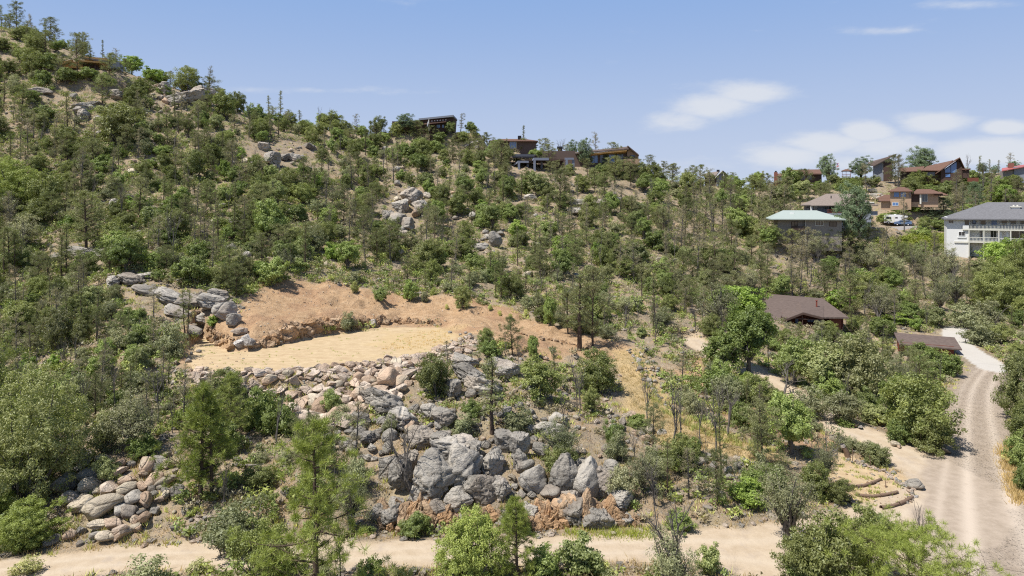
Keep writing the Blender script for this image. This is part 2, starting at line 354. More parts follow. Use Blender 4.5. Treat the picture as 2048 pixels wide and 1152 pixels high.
# flat benches the houses stand on: (pixel polygon centre x, y at distance D, half widths x, y)
def spot(px, D, z=None):
    X = (px-1024)*D/F; return (X, D, float(base_z(X, D)) if z is None else z)
BENCH = []
def bench(px, D, rx, ry, z): BENCH.append(((px-1024)*D/F, D, rx, ry, z))
def zrow(py, D): return CAMZ-(py-HOR)*D/F
bench(1610, 115, 12, 6, zrow(655, 112)); bench(1850, 100, 5.5, 4.5, zrow(702, 100)); bench(1975, 173, 14, 8, zrow(512, 166))
bench(1612, 158, 10, 6, zrow(487, 153)); bench(1680, 182, 11, 6, zrow(455, 178)); bench(1815, 222, 11, 6, zrow(420, 218))
bench(1790, 209, 14, 3.5, zrow(453, 209))
bench(868, 198, 13, 5.5, zrow(265, 192)); bench(172, 156, 6, 4, zrow(137, 151)); bench(1030, 209, 8, 5, zrow(305, 205)); bench(1175, 198, 16, 6, zrow(334, 192))
bench(1600, 268, 12, 7, zrow(373, 262)); bench(1762, 266, 7, 5, zrow(362, 262)); bench(1862, 258, 14, 6, zrow(366, 252)); bench(2045, 255, 11, 5, zrow(366, 250)); bench(1435, 243, 6, 4, zrow(373, 240)); bench(1693, 258, 3, 2.5, zrow(356, 255))
garden_px = [(1640,905),(1690,912),(1750,935),(1835,968),(1838,985),(1800,1012),(1745,1018),(1690,1000),(1650,960)]
GARD = np.array([ray(x, y, base_z)[:2] for x, y in garden_px])
GARDZ = float(np.mean([ray(x, y, base_z)[2] for x, y in garden_px]))

def comp_z(X, Y, rough=True):
    X = np.asarray(X, float); Y = np.asarray(Y, float)
    z = base_z(X, Y); nat = np.ones(X.shape)
    for (cx, cy, rx, ry, bz) in BENCH:
        d = np.maximum(np.abs(X-cx)-rx, np.abs(Y-cy)-ry); w = 1-smooth01(d/4.0); z = z*(1-w)+bz*w; nat = np.minimum(nat, 1-w)
    dp = poly_dist(X, Y, PAD)
    back = Y > 70
    wid = np.where(z > PADZ, 0.8, 3.2)
    w = 1-smooth01(dp/wid); z = z*(1-w)+(PADZ+0.012*np.maximum(-dp, 0))*w; nat = np.minimum(nat, smooth01((dp-.2)/2.0))
    for R, sh in ((STR, 2.5), (DRV, 2), (TRK, 2), (BOT, 1.6), (MAIN, 2.2)):
        lo = R[:, :2].min(0)-9; hi = R[:, :2].max(0)+9
        m = (X > lo[0]) & (X < hi[0]) & (Y > lo[1]) & (Y < hi[1])
        if not m.any(): continue
        d, lat, rz, rw = line_dist(X[m], Y[m], R)
        w = 1-smooth01((d-rw)/sh); z[m] = z[m]*(1-w)+rz*w; nat[m] = np.minimum(nat[m], smooth01((d-rw+.3)/2.5))
    dg = poly_dist(X, Y, GARD); w = 1-smooth01(dg/1.2); z = z-0.0*w; nat = np.minimum(nat, 0.25+0.75*smooth01(dg/1.5))
    if rough:
        n = vnoise(X/7, Y/7, 1)*0.9+vnoise(X/2.7+9, Y/2.7, 2)*0.42+vnoise(X/1.1, Y/1.1+5, 3)*0.20+vnoise(X/.45, Y/.45+5, 4)*0.09
        ledge = vnoise(X/4.5+3, Y/3.0+8, 6)+0.5*vnoise(X/2+3, Y/1.6+8, 7)
        n = n+0.5*smooth01((ledge-0.18)/0.10)*(Y > 42)+0.30*(np.abs(vnoise(X/1.8+40, Y/1.8, 9))*2-.5)*(Y > 34)
        z = z+n*(0.05+0.95*nat)*np.where(Y > 330, 0, 1)*(0.9)
    return z, nat

ucol = np.concatenate([[-9000, -5000, -2500, -1500, -1000, -750], np.arange(-600, -120, 16), np.arange(-120, 2170, 5.2), np.arange(2176, 2700, 16), [2850, 3100, 3600, 5000, 8000, 11000]])
yrow = np.concatenate([[-3000, -900, -250, -60, -10, 8, 18], 24*np.exp(np.arange(0, math.log(330/24), 0.0062)), [345, 370, 410, 480, 600, 800, 1200, 2200, 5000, 9000]])
NU, NV = len(ucol), len(yrow)
UU, YY = np.meshgrid(ucol, yrow, indexing='ij')
XX = (UU-1024)/F*np.maximum(YY, 24)
XX[0, :] -= 5000; XX[1, :] -= 1500; XX[-1, :] += 5000; XX[-2, :] += 1500
ZZ, NAT = comp_z(XX, YY)
GI = np.where((yrow >= 24) & (yrow <= 330))[0]
def ground(px, py):
    """first point of the finished terrain seen at a picture position (2048-wide units)"""
    k = int(np.clip(np.searchsorted(ucol, px), 1, NU-1)); a = (px-ucol[k-1])/(ucol[k]-ucol[k-1])
    z = ZZ[k-1, GI]*(1-a)+ZZ[k, GI]*a; Y = yrow[GI]; row = HOR+(CAMZ-z)*F/Y
    m = row <= py
    if not m.any(): i = int(np.argmin(row))
    else: i = int(np.argmax(m))
    if i > 0 and m.any():
        f = (row[i-1]-py)/(row[i-1]-row[i]+1e-9); f = min(max(f, 0), 1)
        yy = Y[i-1]+(Y[i]-Y[i-1])*f; zz = z[i-1]+(z[i]-z[i-1])*f
    else: yy, zz = Y[i], z[i]
    return ((px-1024)*yy/F, yy, zz)
def gz(x, y):
    z, _ = comp_z(np.array([x]), np.array([y])); return float(z[0])
def proj(x, y, z): return 1024+F*x/y, HOR+(CAMZ-z)*F/y

def wpoly(pts): return np.array([ground(x, y)[:2] for x, y in pts])
BARE = wpoly([(455,668),(480,622),(520,580),(600,560),(700,575),(780,588),(900,590),(1000,618),(1080,645),(1150,665),(1240,685),(1262,720),(1180,712),(1060,700),(930,672),(870,648),(760,645),(640,655),(520,690)])
SOIL2 = wpoly([(375,700),(400,668),(470,640),(520,690),(450,745),(385,745)])
STRAW = wpoly([(1232,700),(1275,705),(1320,790),(1400,850),(1520,895),(1560,930),(1440,905),(1330,885),(1262,822)])
STRAWP = wpoly([(740,700),(800,664),(870,658),(900,668),(890,690),(820,700)])
SOIL3 = wpoly([(1400,720),(1480,790),(1600,870),(1720,905),(1620,905),(1500,860),(1420,800),(1330,750)])
SUMAC = wpoly([(1745,488),(1820,474),(1893,472),(1897,500),(1850,512),(1770,512)])

mroad = np.zeros(XX.shape); lat = np.zeros(XX.shape); obj_id = np.zeros(XX.shape, int)
masks = {k: np.zeros(XX.shape) for k in ('m_dirt', 'm_gravel', 'm_conc', 'm_asph', 'm_bare', 'm_straw', 'm_rut')}
for R, key, oid in ((STR, 'm_asph', 5), (DRV, 'm_conc', 4), (TRK, 'm_dirt', 3), (BOT, 'm_dirt', 2), (MAIN, 'm_gravel', 1)):
    lo = R[:, :2].min(0)-9; hi = R[:, :2].max(0)+9
    m = (XX > lo[0]) & (XX < hi[0]) & (YY > lo[1]) & (YY < hi[1])
    d, lt, rz, rw = line_dist(XX[m], YY[m], R)
    wob = vnoise(XX[m]/1.3, YY[m]/1.3, 12)*0.8 if key not in ('m_conc', 'm_asph') else 0
    soft = 0.7 if key not in ('m_conc', 'm_asph') else 0.12
    w = 1-smooth01((d+wob-rw)/soft); masks[key][m] = np.maximum(masks[key][m], w)
    if key in ('m_gravel', 'm_dirt'):
        al = np.abs(lt/rw); rut = np.exp(-((al-0.42)/0.16)**2)
        if key == 'm_gravel': rut = np.maximum(np.exp(-((lt/rw-0.30)/0.13)**2), np.exp(-((lt/rw+0.42)/0.15)**2))*1.0+0.5*np.exp(-((lt/rw-0.75)/0.08)**2)
        masks['m_rut'][m] = np.maximum(masks['m_rut'][m]*(1-w), rut*w)
    obj_id[m] = np.where(d+wob < rw, oid, obj_id[m])
dp = poly_dist(XX, YY, PAD); dp = dp+vnoise(XX/1.5, YY/1.5, 14)*0.6
obj_id = np.where(dp < 0, 6, obj_id)
masks['m_bare'] = np.maximum.reduce([1-smooth01((dp-.2)/0.8), (1-smooth01((poly_dist(XX, YY, BARE)+vnoise(XX/2.2, YY/2.2, 15)*3)/1.6)),
                                     (1-smooth01((poly_dist(XX, YY, SOIL2)+vnoise(XX/2, YY/2, 15)*2)/1.2)), 0.8*(1-smooth01((poly_dist(XX, YY, SOIL3)+vnoise(XX/2, YY/2, 15)*2)/1.5)),
                                     0.75*(1-smooth01(poly_dist(XX, YY, GARD)/0.8))])
masks['m_pad'] = np.maximum.reduce([1-smooth01((dp+.3)/0.8), 0.9*(1-smooth01(poly_dist(XX, YY, GARD)/0.8)), 0.6*masks['m_dirt']])
masks['m_straw'] = np.maximum(1-smooth01((poly_dist(XX, YY, STRAW)+vnoise(XX/1.5, YY/1.5, 16)*1.6)/1.0), 0.55*(1-smooth01((poly_dist(XX, YY, STRAWP)+1.2+vnoise(XX/2.5, YY/1.8, 16)*7)/3.0)))

def terrain_mat():
    m, t = new_mat('hillside_soil'); p = wpos(t)
    n1 = t.noise(p, 0.22, 5, 0.65); n2 = t.noise(p, 1.3, 5, 0.7); n3 = t.noise(p, 6.5, 4, 0.75)
    soil = t.mix(t.ramp(n2, 0.35, 0.65), (0.32, 0.235, 0.15), (0.44, 0.345, 0.23))
    litter = t.mix(n3, (0.15, 0.12, 0.085), (0.36, 0.30, 0.22))
    c = t.mix(t.ramp(t.math('ADD', t.math('MULTIPLY', n1, 0.5), t.math('MULTIPLY', n2, 0.5)), 0.42, 0.56), soil, litter)
    c = t.mix(t.math('MULTIPLY', t.ramp(n1, 0.52, 0.66), 0.55), c, (0.42, 0.34, 0.20))          # dry grass patches
    vo = t.voro(p, 2.3); vo2 = t.voro(p, 5.5)
    stone = t.math('MULTIPLY', t.ramp(vo.outputs['Distance'], 0.30, 0.18), t.ramp(n2, 0.45, 0.60))
    st2 = t.math('MULTIPLY', t.ramp(vo2.outputs['Distance'], 0.30, 0.18), t.ramp(n3, 0.40, 0.60))
    scol = t.mix(vo.outputs['Color'], (0.30, 0.27, 0.235), (0.44, 0.40, 0.36))
    nrk = t.math('SUBTRACT', 1.0, t.attr('m_bare'))
    c = t.mix(t.math('MULTIPLY', t.math('MAXIMUM', stone, st2), nrk), c, scol)
    bare = t.mix(t.ramp(n2, 0.35, 0.7), (0.37, 0.24, 0.135), (0.49, 0.34, 0.205))
    bare = t.mix(t.math('MULTIPLY', t.ramp(n3, 0.55, 0.75), 0.6), bare, (0.27, 0.165, 0.10))
    bare = t.mix(t.math('MULTIPLY', t.ramp(n1, 0.50, 0.62), 0.5), bare, (0.30, 0.175, 0.105))
    bare = t.mix(t.math('MULTIPLY', st2, 0.6), bare, (0.46, 0.37, 0.29))
    c = t.mix(t.attr('m_bare'), c, bare)
    padc = t.mix(t.ramp(n2, 0.3, 0.7), (0.42, 0.315, 0.185), (0.51, 0.395, 0.245))
    padc = t.mix(t.math('MULTIPLY', t.ramp(n3, 0.60, 0.8), 0.5), padc, (0.40, 0.27, 0.16))
    mpp = t.node('ShaderNodeMapping', i_0=p); mpp.inputs['Scale'].default_value = (0.25, 1.6, 1.0); mpp.inputs['Rotation'].default_value = (0, 0, 0.25)
    trk = t.noise(mpp.outputs[0], 1.2, 6, 0.7)
    padc = t.mix(t.math('MULTIPLY', t.ramp(trk, 0.50, 0.66), 0.55), padc, (0.37, 0.255, 0.155))
    padc = t.mix(t.math('MULTIPLY', st2, 0.35), padc, (0.50, 0.42, 0.33))
    c = t.mix(t.attr('m_pad'), c, padc)
    straw = t.mix(n3, (0.40, 0.285, 0.135), (0.54, 0.41, 0.22))
    c = t.mix(t.math('MULTIPLY', t.attr('m_straw'), 0.85), c, straw)
    rut = t.attr('m_rut')
    dirt = t.mix(t.ramp(n2, 0.3, 0.7), (0.40, 0.315, 0.22), (0.48, 0.39, 0.285))
    dirt = t.mix(t.math('MULTIPLY', rut, 0.6), dirt, (0.51, 0.43, 0.33))
    dirt = t.mix(t.math('MULTIPLY', t.ramp(t.noise(p, 0.6, 4, 0.7), 0.52, 0.68), 0.5), dirt, (0.36, 0.30, 0.245))
    c = t.mix(t.attr('m_dirt'), c, dirt)
    gr = t.mix(t.ramp(n2, 0.3, 0.7), (0.31, 0.25, 0.19), (0.39, 0.32, 0.25))
    gr = t.mix(t.math('MULTIPLY', rut, t.ramp(n2, 0.05, 0.45)), gr, (0.50, 0.42, 0.335))
    gr = t.mix(t.math('MULTIPLY', t.ramp(n3, 0.6, 0.8), 0.4), gr, (0.22, 0.19, 0.17))
    c = t.mix(t.attr('m_gravel'), c, gr)
    c = t.mix(t.attr('m_conc'), c, t.mix(n2, (0.42, 0.39, 0.345), (0.50, 0.47, 0.42)))
    c = t.mix(t.attr('m_asph'), c, t.mix(n2, (0.24, 0.22, 0.21), (0.33, 0.31, 0.29)))
    hgt = t.math('ADD', t.math('MULTIPLY', n3, 0.5), t.math('ADD', n2, t.math('MULTIPLY', st2, 0.3)))
    flat = t.math('SUBTRACT', 1.0, t.math('MULTIPLY', 0.75, t.math('MAXIMUM', t.attr('m_dirt'), t.math('MAXIMUM', t.attr('m_conc'), t.math('MAXIMUM', t.attr('m_asph'), t.attr('m_pad'))))))
    b = t.node('ShaderNodeBump', i_Height=hgt, i_Strength=flat); b.inputs['Distance'].default_value = 0.22
    finish(t, pbsdf(t, c, 0.95, 0.1, b.outputs[0])); return m
M['terrain'] = terrain_mat()
idx = np.arange(NU*NV).reshape(NU, NV)
quads = np.stack([idx[:-1, :-1], idx[1:, :-1], idx[1:, 1:], idx[:-1, 1:]], -1).reshape(-1, 4)
qid = obj_id[:-1, :-1].reshape(-1)
VV = np.stack([XX, YY, ZZ], -1).reshape(-1, 3)
for k, nm in enumerate(['ground', 'gravel_road', 'dirt_road', 'dirt_track', 'concrete_driveway', 'street', 'dirt_pad']):
    q = quads[qid == k]
    if not len(q): continue
    us, inv = np.unique(q, return_inverse=True)
    me = mesh_np(nm, VV[us], inv.reshape(-1, 4), [M['terrain']], smooth=True, attrs={a: b.reshape(-1)[us] for a, b in masks.items()})
    tag(link(nm, me), kind='structure')
# ------------------------------------------------------------------ plant builders (unit plants, shared by their copies)
def unit(v): return v/np.maximum(np.linalg.norm(v, axis=-1, keepdims=True), 1e-9)
class Wood:
    def __init__(s): s.v = []; s.f = []; s.n = 0
    def tube(s, pts, r0, r1, sides=5, power=1.0):
        P = np.asarray(pts, float); n = len(P)
        T = unit(np.gradient(P, axis=0)); ref = np.array([0.31, 0.77, 0.55]) if abs(T[0][2]) > 0.6 else np.array([0, 0, 1.0])
        A = unit(np.cross(T, ref)); B = np.cross(T, A)
        rad = r0+(r1-r0)*np.linspace(0, 1, n)**power
        an = np.arange(sides)/sides*2*np.pi
        ring = P[:, None]+rad[:, None, None]*(np.cos(an)[None, :, None]*A[:, None]+np.sin(an)[None, :, None]*B[:, None])
        s.v.append(ring.reshape(-1, 3)); i = np.arange(n-1)[:, None]*sides+np.arange(sides)[None]; j = np.arange(n-1)[:, None]*sides+(np.arange(sides)+1)[None] % sides
        s.f.append(np.stack([i, j, j+sides, i+sides], -1).reshape(-1, 4)+s.n); s.n += n*sides
    def data(s): return (np.concatenate(s.v), np.concatenate(s.f)) if s.v else (np.zeros((0, 3)), np.zeros((0, 4), int))
def curve(a, b, g, n=6, wob=0.08, sag=0.0):
    a = np.asarray(a, float); b = np.asarray(b, float); tt = np.linspace(0, 1, n)[:, None]
    L = np.linalg.norm(b-a); w = np.cumsum(g.normal(0, wob*L/n, (n, 3)), 0); w -= tt*w[-1]
    P = a+(b-a)*tt+w; P[:, 2] += sag*L*np.sin(np.pi*tt[:, 0]); return P
def leaves(C, R, N, size, asp, g, flat=0.75, up=0.35, centre=None, needle=False):
    """C clump centres, R clump radii, N leaves per clump -> triangle soup with per-leaf value v"""
    K = len(C); R = np.broadcast_to(R, (K,))
    d = unit(g.normal(0, 1, (K, N, 3))); rr = g.random((K, N, 1))**(0.45 if not needle else 0.9)
    o = d*rr*R[:, None, None]*np.array([1, 1, flat]); pos = C[:, None]+o
    cv = g.random((K, 1)); vv = np.clip(cv*0.45+g.random((K, N))*0.55, 0, 1)
    nrm = unit(g.normal(0, 1, (K, N, 3))+d*0.7+np.array([0, 0, up]))
    if centre is not None: nrm = unit(nrm+0.7*unit(pos-centre))
    if needle: ax = unit(d*1.0+g.normal(0, 0.35, d.shape)+np.array([0, 0, 0.35]))
    else: ax = unit(np.cross(nrm, g.normal(0, 1, d.shape)))
    sd = unit(np.cross(nrm, ax)); s = size*(0.65+0.7*g.random((K, N, 1)))
    a = pos-sd*s*asp*0.5; b = pos+sd*s*asp*0.5; c = pos+ax*s
    V = np.stack([a, b, c], 2).reshape(-1, 3); Fc = np.arange(len(V)).reshape(-1, 3)
    return V, Fc, np.repeat(vv.reshape(-1), 3)
class Kind: pass
def pack(name, wood, lv, leafmat, barkmat):
    """returns (trunk mesh, crown mesh)"""
    wv, wf = wood.data()
    tm = mesh_np(name+'_trunk', wv, wf, [M[barkmat]], smooth=True) if len(wv) else None
    cm = None
    if lv is not None:
        cm = mesh_np(name+'_crown', lv[0], lv[1], [M[leafmat]], attrs={'v': lv[2]})
    return tm, cm

def bush(seed, H, Wd, lobes, clumps, n, size, asp, cr, stems, base=0.0, airy=0.7, tiers=0, single=False, lean=0.0):
    g = np.random.default_rng(seed); w = Wood(); R = Wd/2
    L = []
    for i in range(lobes):
        a = i*2.4+g.random()*1.2; q = R*0.55*math.sqrt((i+0.3)/lobes)
        hz = H*(base+(1-base)*(0.26+0.46*g.random()*(1-q/R*0.7)))
        L.append(([q*math.cos(a)+lean*hz, q*math.sin(a), hz], R*(0.42+0.28*g.random()), H*(1-base)*(0.30+0.14*g.random())))
    L.append(([lean*H, 0, H*(base+(1-base)*0.52)], R*0.6, H*(1-base)*0.46))
    L.append(([0, 0, H*(base+(1-base)*0.22)], R*0.82, H*(1-base)*0.22))
    C = []
    for k in range(clumps):
        c, rx, rz = L[g.integers(len(L))]
        d = unit(g.normal(0, 1, 3)); d[2] = d[2]*0.9+0.12
        f = airy+(1-airy)*g.random()
        p = np.array(c)+np.array([rx*d[0], rx*d[1], rz*d[2]])*f
        if p[2] < H*base+0.03*H: p[2] = H*base+0.03*H+abs(g.normal(0, 0.07*H))
        C.append(p)
    C = np.array(C); C[:, 2] = np.minimum(C[:, 2], H-cr*0.4)
    ctr = np.array([0, 0, H*(0.35+base*0.5)])
    lv = leaves(C, cr*(0.7+0.6*g.random(clumps)), n, size, asp, g, centre=ctr)
    top = np.array([lean*H*0.5, 0, H*max(base, 0.22)])
    if single: w.tube(curve([0, 0, -0.3], top, g, 5, 0.06), 0.045*H, 0.032*H, 6)
    for k in g.choice(clumps, min(stems, clumps), replace=False):
        a = top+g.normal(0, 0.03*H, 3) if single else np.array([g.normal(0, .05*Wd), g.normal(0, .05*Wd), -0.25])
        w.tube(curve(a, C[k], g, 6, 0.16, 0.03), (0.022 if single else 0.016)*H+0.008, 0.006, 4)
    return w, lv

def conifer(seed, H, Wd, base, nbr, tufts, n, size, asp, cr, prof='cone', rise=0.15, twig=True, rad=0.022, needle=True, sparse=0.0, lean=0.0, deadlow=4, flat=0.75):
    g = np.random.default_rng(seed); w = Wood()
    tip = np.array([g.normal(0, 0.03*H)+lean*H, g.normal(0, 0.03*H), H])
    T = curve([0, 0, -0.4], tip, g, 9, 0.03); w.tube(T, rad*H, 0.004*H, 7, 0.85)
    C = []
    def at(z): k = np.interp(z, T[:, 2], np.arange(len(T))); i = min(int(k), len(T)-2); return T[i]+(T[i+1]-T[i])*(k-i)
    for i in range(nbr):
        tt = ((i+g.random())/nbr); z = H*(base+(0.97-base)*tt)
        if prof == 'cone': L = Wd/2*(1-tt)**0.75*(0.65+0.5*g.random())+0.06*Wd
        elif prof == 'round': L = Wd/2*math.sin(math.pi*min(0.98, tt*0.8+0.18))**0.7*(0.6+0.55*g.random())
        else: L = Wd/2*(0.35+0.75*g.random())*(1-tt*0.55)
        if sparse and g.random() < sparse: L *= 0.45
        a = i*2.399+g.normal(0, 0.5); s = at(z)
        up = rise+0.5*tt+g.normal(0, 0.10)
        e = s+np.array([math.cos(a), math.sin(a), up])*L
        B = curve(s, e, g, 6, 0.10, -0.08 if prof == 'cone' else 0.05); w.tube(B, 0.0075*H*(1-tt*0.6)+0.006, 0.005, 4)
        nt = max(1, int(tufts*(0.35+0.65*L/(Wd/2))+0.5))
        for k in range(nt):
            f = 1-0.62*(k/max(nt, 1)) if k else 1.0
            q = B[0]+(B[-1]-B[0])*f; j = f*(len(B)-1); j0 = min(int(j), len(B)-2); q = B[j0]+(B[j0+1]-B[j0])*(j-j0)
            off = g.normal(0, 1, 3)*np.array([1, 1, 0.5])*L*0.20*(0.4+f) if k else np.zeros(3)
            c = q+off
            if k and twig: w.tube(np.array([q, (q+c)/2+g.normal(0, .02, 3), c]), 0.012, 0.005, 3)
            C.append(c)
    C.append(T[-1]); C.append(T[-1]-np.array([0, 0, cr])); C = np.array(C)
    for i in range(deadlow):
        z = H*base*(0.35+0.6*g.random()); a = g.random()*6.28; s = at(z)
        w.tube(curve(s, s+np.array([math.cos(a), math.sin(a), -0.05+g.normal(0, .2)])*Wd*0.22*(0.5+g.random()), g, 5, 0.2), 0.016, 0.004, 3)
    lv = leaves(C, cr*(0.7+0.6*g.random(len(C))), n, size, asp, g, flat=flat, needle=needle)
    return w, lv

def dead(seed, H, Wd, depth=4, stems=1, rad=0.036, spread=0.5):
    g = np.random.default_rng(seed); w = Wood()
    def grow(p, d, L, r, k):
        e = p+d*L
        w.tube(curve(p, e, g, 5 if k > 1 else 4, 0.14), r, r*0.5, 5 if k > 2 else 3)
        if k <= 0: return
        for i in range(2+(g.random() < 0.7)+(k > 2)):
            f = 0.35+0.65*g.random(); q = p+d*L*f
            nd = unit(d+g.normal(0, spread, 3)*np.array([1, 1, 0.6])+np.array([0, 0, 0.22])); nd[2] = max(nd[2], -0.15)
            grow(q, nd, L*(0.5+0.25*g.random()), r*(0.5), k-1)
    for s in range(stems):
        d = unit(np.array([g.normal(0, .12*stems), g.normal(0, .12*stems), 1.0]))
        grow(np.array([g.normal(0, .03), g.normal(0, .03), -0.3])*1.0, d, H*0.55, rad*H/math.sqrt(stems), depth)
    v, f = w.data(); sc = H/v[:, 2].max(); wx = np.abs(v[:, :2]).max()
    v[:, 2] = np.where(v[:, 2] > 0, v[:, 2]*sc, v[:, 2]); v[:, :2] *= min(1.6, (Wd/2)/wx)
    w.v = [v]; w.f = [f]; return w

# every kind: list of (trunk mesh, crown mesh); H and W are the unit plant's height and width
K = {}
def kind(key, H, Wd, leafmat, barkmat, gens):
    K[key] = dict(H=H, W=Wd, m=[pack(key, *(gg if isinstance(gg, tuple) else (gg, None)), leafmat, barkmat) for gg in gens])
kind('juniper', 3.4, 3.6, 'juniper', 'barkgrey', [bush(10+i, 3.4, 3.6, 6+i % 3, 150, 95, 0.11, 0.62, 0.34, 16, airy=0.62) for i in range(5)])
kind('junipernear', 4.2, 4.2, 'juniper_bright', 'barkgrey', [bush(30+i, 4.2, 4.2, 9, 480, 80, 0.085, 0.6, 0.25, 40, airy=0.68) for i in range(2)])
kind('juniperbig', 6.5, 7.2, 'juniper', 'barkgrey', [bush(36+i, 6.5, 7.2, 11, 620, 90, 0.11, 0.6, 0.36, 30, airy=0.7) for i in range(2)])
kind('junipergold', 6.5, 7.2, 'juniper_bright', 'barkgrey', [bush(41+i, 6.5, 7.2, 12, 620, 90, 0.10, 0.6, 0.33, 30, airy=0.74) for i in range(2)])
kind('oak', 2.3, 2.9, 'oak', 'barkgrey', [bush(50+i, 2.3, 2.9, 5+i % 3, 95, 90, 0.12, 0.75, 0.30, 14, airy=0.55) for i in range(5)])
kind('oaktree', 4.0, 3.8, 'oak', 'barkgrey', [bush(60+i, 4.0, 3.8, 7, 150, 90, 0.13, 0.75, 0.36, 18, base=0.22, airy=0.55, single=True) for i in range(3)])
kind('grey', 2.1, 2.5, 'grey', 'barkgrey', [bush(70+i, 2.1, 2.5, 5, 90, 62, 0.10, 0.6, 0.27, 26, airy=0.35) for i in range(5)])
kind('greytree', 4.6, 4.0, 'grey', 'barkgrey', [bush(80+i, 4.6, 4.0, 7, 170, 46, 0.10, 0.5, 0.36, 46, base=0.2, airy=0.35, single=True) for i in range(3)])
kind('pinyon', 5.0, 3.2, 'pinyon', 'bark', [conifer(90+i, 5.0, 3.2, 0.16, 30, 5, 62, 0.12, 0.30, 0.27, 'round', 0.25, sparse=0.15) for i in range(5)])
kind('dull', 5.6, 2.5, 'dull', 'barkgrey', [conifer(100+i, 5.6, 2.5, 0.22, 26, 4, 34, 0.12, 0.30, 0.27, 'ragged', 0.2, sparse=0.35, deadlow=8) for i in range(5)])
kind('thin', 5.4, 1.3, 'pinyon', 'bark', [conifer(110+i, 5.4, 1.3, 0.30, 22, 3, 40, 0.13, 0.26, 0.22, 'ragged', 0.2, sparse=0.3, deadlow=10) for i in range(4)])
kind('pondyoung', 7.5, 4.4, 'pine', 'bark', [conifer(120+i, 7.5, 4.4, 0.20, 42, 8, 52, 0.26, 0.12, 0.18, 'cone', 0.22, rad=0.026) for i in range(3)])
kind('pondhero', 11.0, 9.0, 'pine', 'bark', [conifer(131, 11.0, 9.0, 0.12, 48, 13, 72, 0.29, 0.105, 0.23, 'cone', 0.02, sparse=0.32, deadlow=18, rad=0.024)])
kind('pondtop', 5.0, 9.5, 'pine', 'bark', [conifer(134, 5.0, 9.5, 0.15, 44, 15, 80, 0.27, 0.085, 0.21, 'round', 0.12, rad=0.04)])
kind('dead', 6.0, 4.4, None, 'barkgrey', [dead(140+i, 6.0, 4.4, 4) for i in range(3)])
kind('deadthin', 5.5, 1.8, None, 'barkgrey', [dead(150+i, 5.5, 2.2, 4, rad=0.024) for i in range(4)])
kind('brush', 1.5, 2.2, None, 'deadwood', [dead(160+i, 1.5, 2.2, 3, 9, rad=0.012, spread=0.6) for i in range(3)])
kind('spruce', 6.5, 4.2, 'spruce', 'bark', [conifer(170+i, 6.5, 4.2, 0.05, 64, 7, 46, 0.16, 0.22, 0.26, 'cone', -0.05, twig=False, deadlow=0) for i in range(2)])
kind('leafy', 5.0, 5.4, 'bright', 'barkgrey', [bush(180+i, 5.0, 5.4, 8, 210, 70, 0.17, 0.8, 0.42, 20, base=0.12, airy=0.55, single=True) for i in range(2)])
kind('leafybush', 2.6, 2.4, 'bright', 'barkgrey', [bush(184+i, 2.6, 2.4, 5, 90, 70, 0.13, 0.8, 0.28, 14, airy=0.55) for i in range(2)])
kind('umbrella', 8.0, 6.4, 'spruce', 'bark', [bush(190+i, 8.0, 6.4, 10, 230, 80, 0.20, 0.4, 0.46, 34, base=0.14, airy=0.7, single=True) for i in range(2)])
kind('rabbit', 1.1, 1.2, 'forb', 'barkgrey', [bush(200+i, 1.1, 1.2, 3, 40, 34, 0.12, 0.3, 0.17, 14, airy=0.5) for i in range(3)])

KIND_INFO = {  # key: (object name, colour words, noun, category)
 'juniper': ('juniper_tree', 'olive-green', 'juniper', 'juniper'), 'junipernear': ('juniper_tree', 'bright olive-green', 'juniper', 'juniper'), 'juniperbig': ('juniper_tree', 'olive-green', 'juniper', 'juniper'),
 'junipergold': ('juniper_tree', 'yellow-green', 'juniper', 'juniper'),
 'oak': ('scrub_oak', 'leafy green', 'scrub oak', 'shrub'), 'oaktree': ('oak_tree', 'leafy green', 'oak tree', 'tree'),
 'grey': ('mountain_shrub', 'airy grey-green', 'shrub', 'shrub'), 'greytree': ('scrub_tree', 'grey-green twiggy', 'tree', 'tree'),
 'pinyon': ('pinyon_pine', 'dark green', 'pinyon pine', 'pine tree'), 'dull': ('weathered_conifer', 'drab thin-crowned', 'conifer', 'tree'),
 'thin': ('slender_pine', 'slender dark', 'pine', 'pine tree'), 'pondyoung': ('ponderosa_pine', 'bright long-needled', 'pine', 'pine tree'),
 'pondhero': ('ponderosa_pine', 'tall open long-needled', 'pine', 'pine tree'), 'pondtop': ('ponderosa_pine', 'broad bright long-needled', 'pine', 'pine tree'),
 'dead': ('dead_tree', 'bare grey', 'dead tree', 'dead tree'), 'deadthin': ('bare_tree', 'thin leafless', 'tree', 'dead tree'), 'brush': ('dry_brush', 'leafless grey', 'brush', 'shrub'),
 'spruce': ('spruce_tree', 'dark blue-green', 'spruce', 'spruce'), 'leafy': ('broadleaf_tree', 'vivid green', 'broadleaf tree', 'tree'), 'leafybush': ('leafy_bush', 'vivid green', 'bush', 'bush'),
 'umbrella': ('skyline_pine', 'dark rounded', 'pine', 'pine tree'), 'rabbit': ('small_shrub', 'pale green', 'low shrub', 'shrub')}
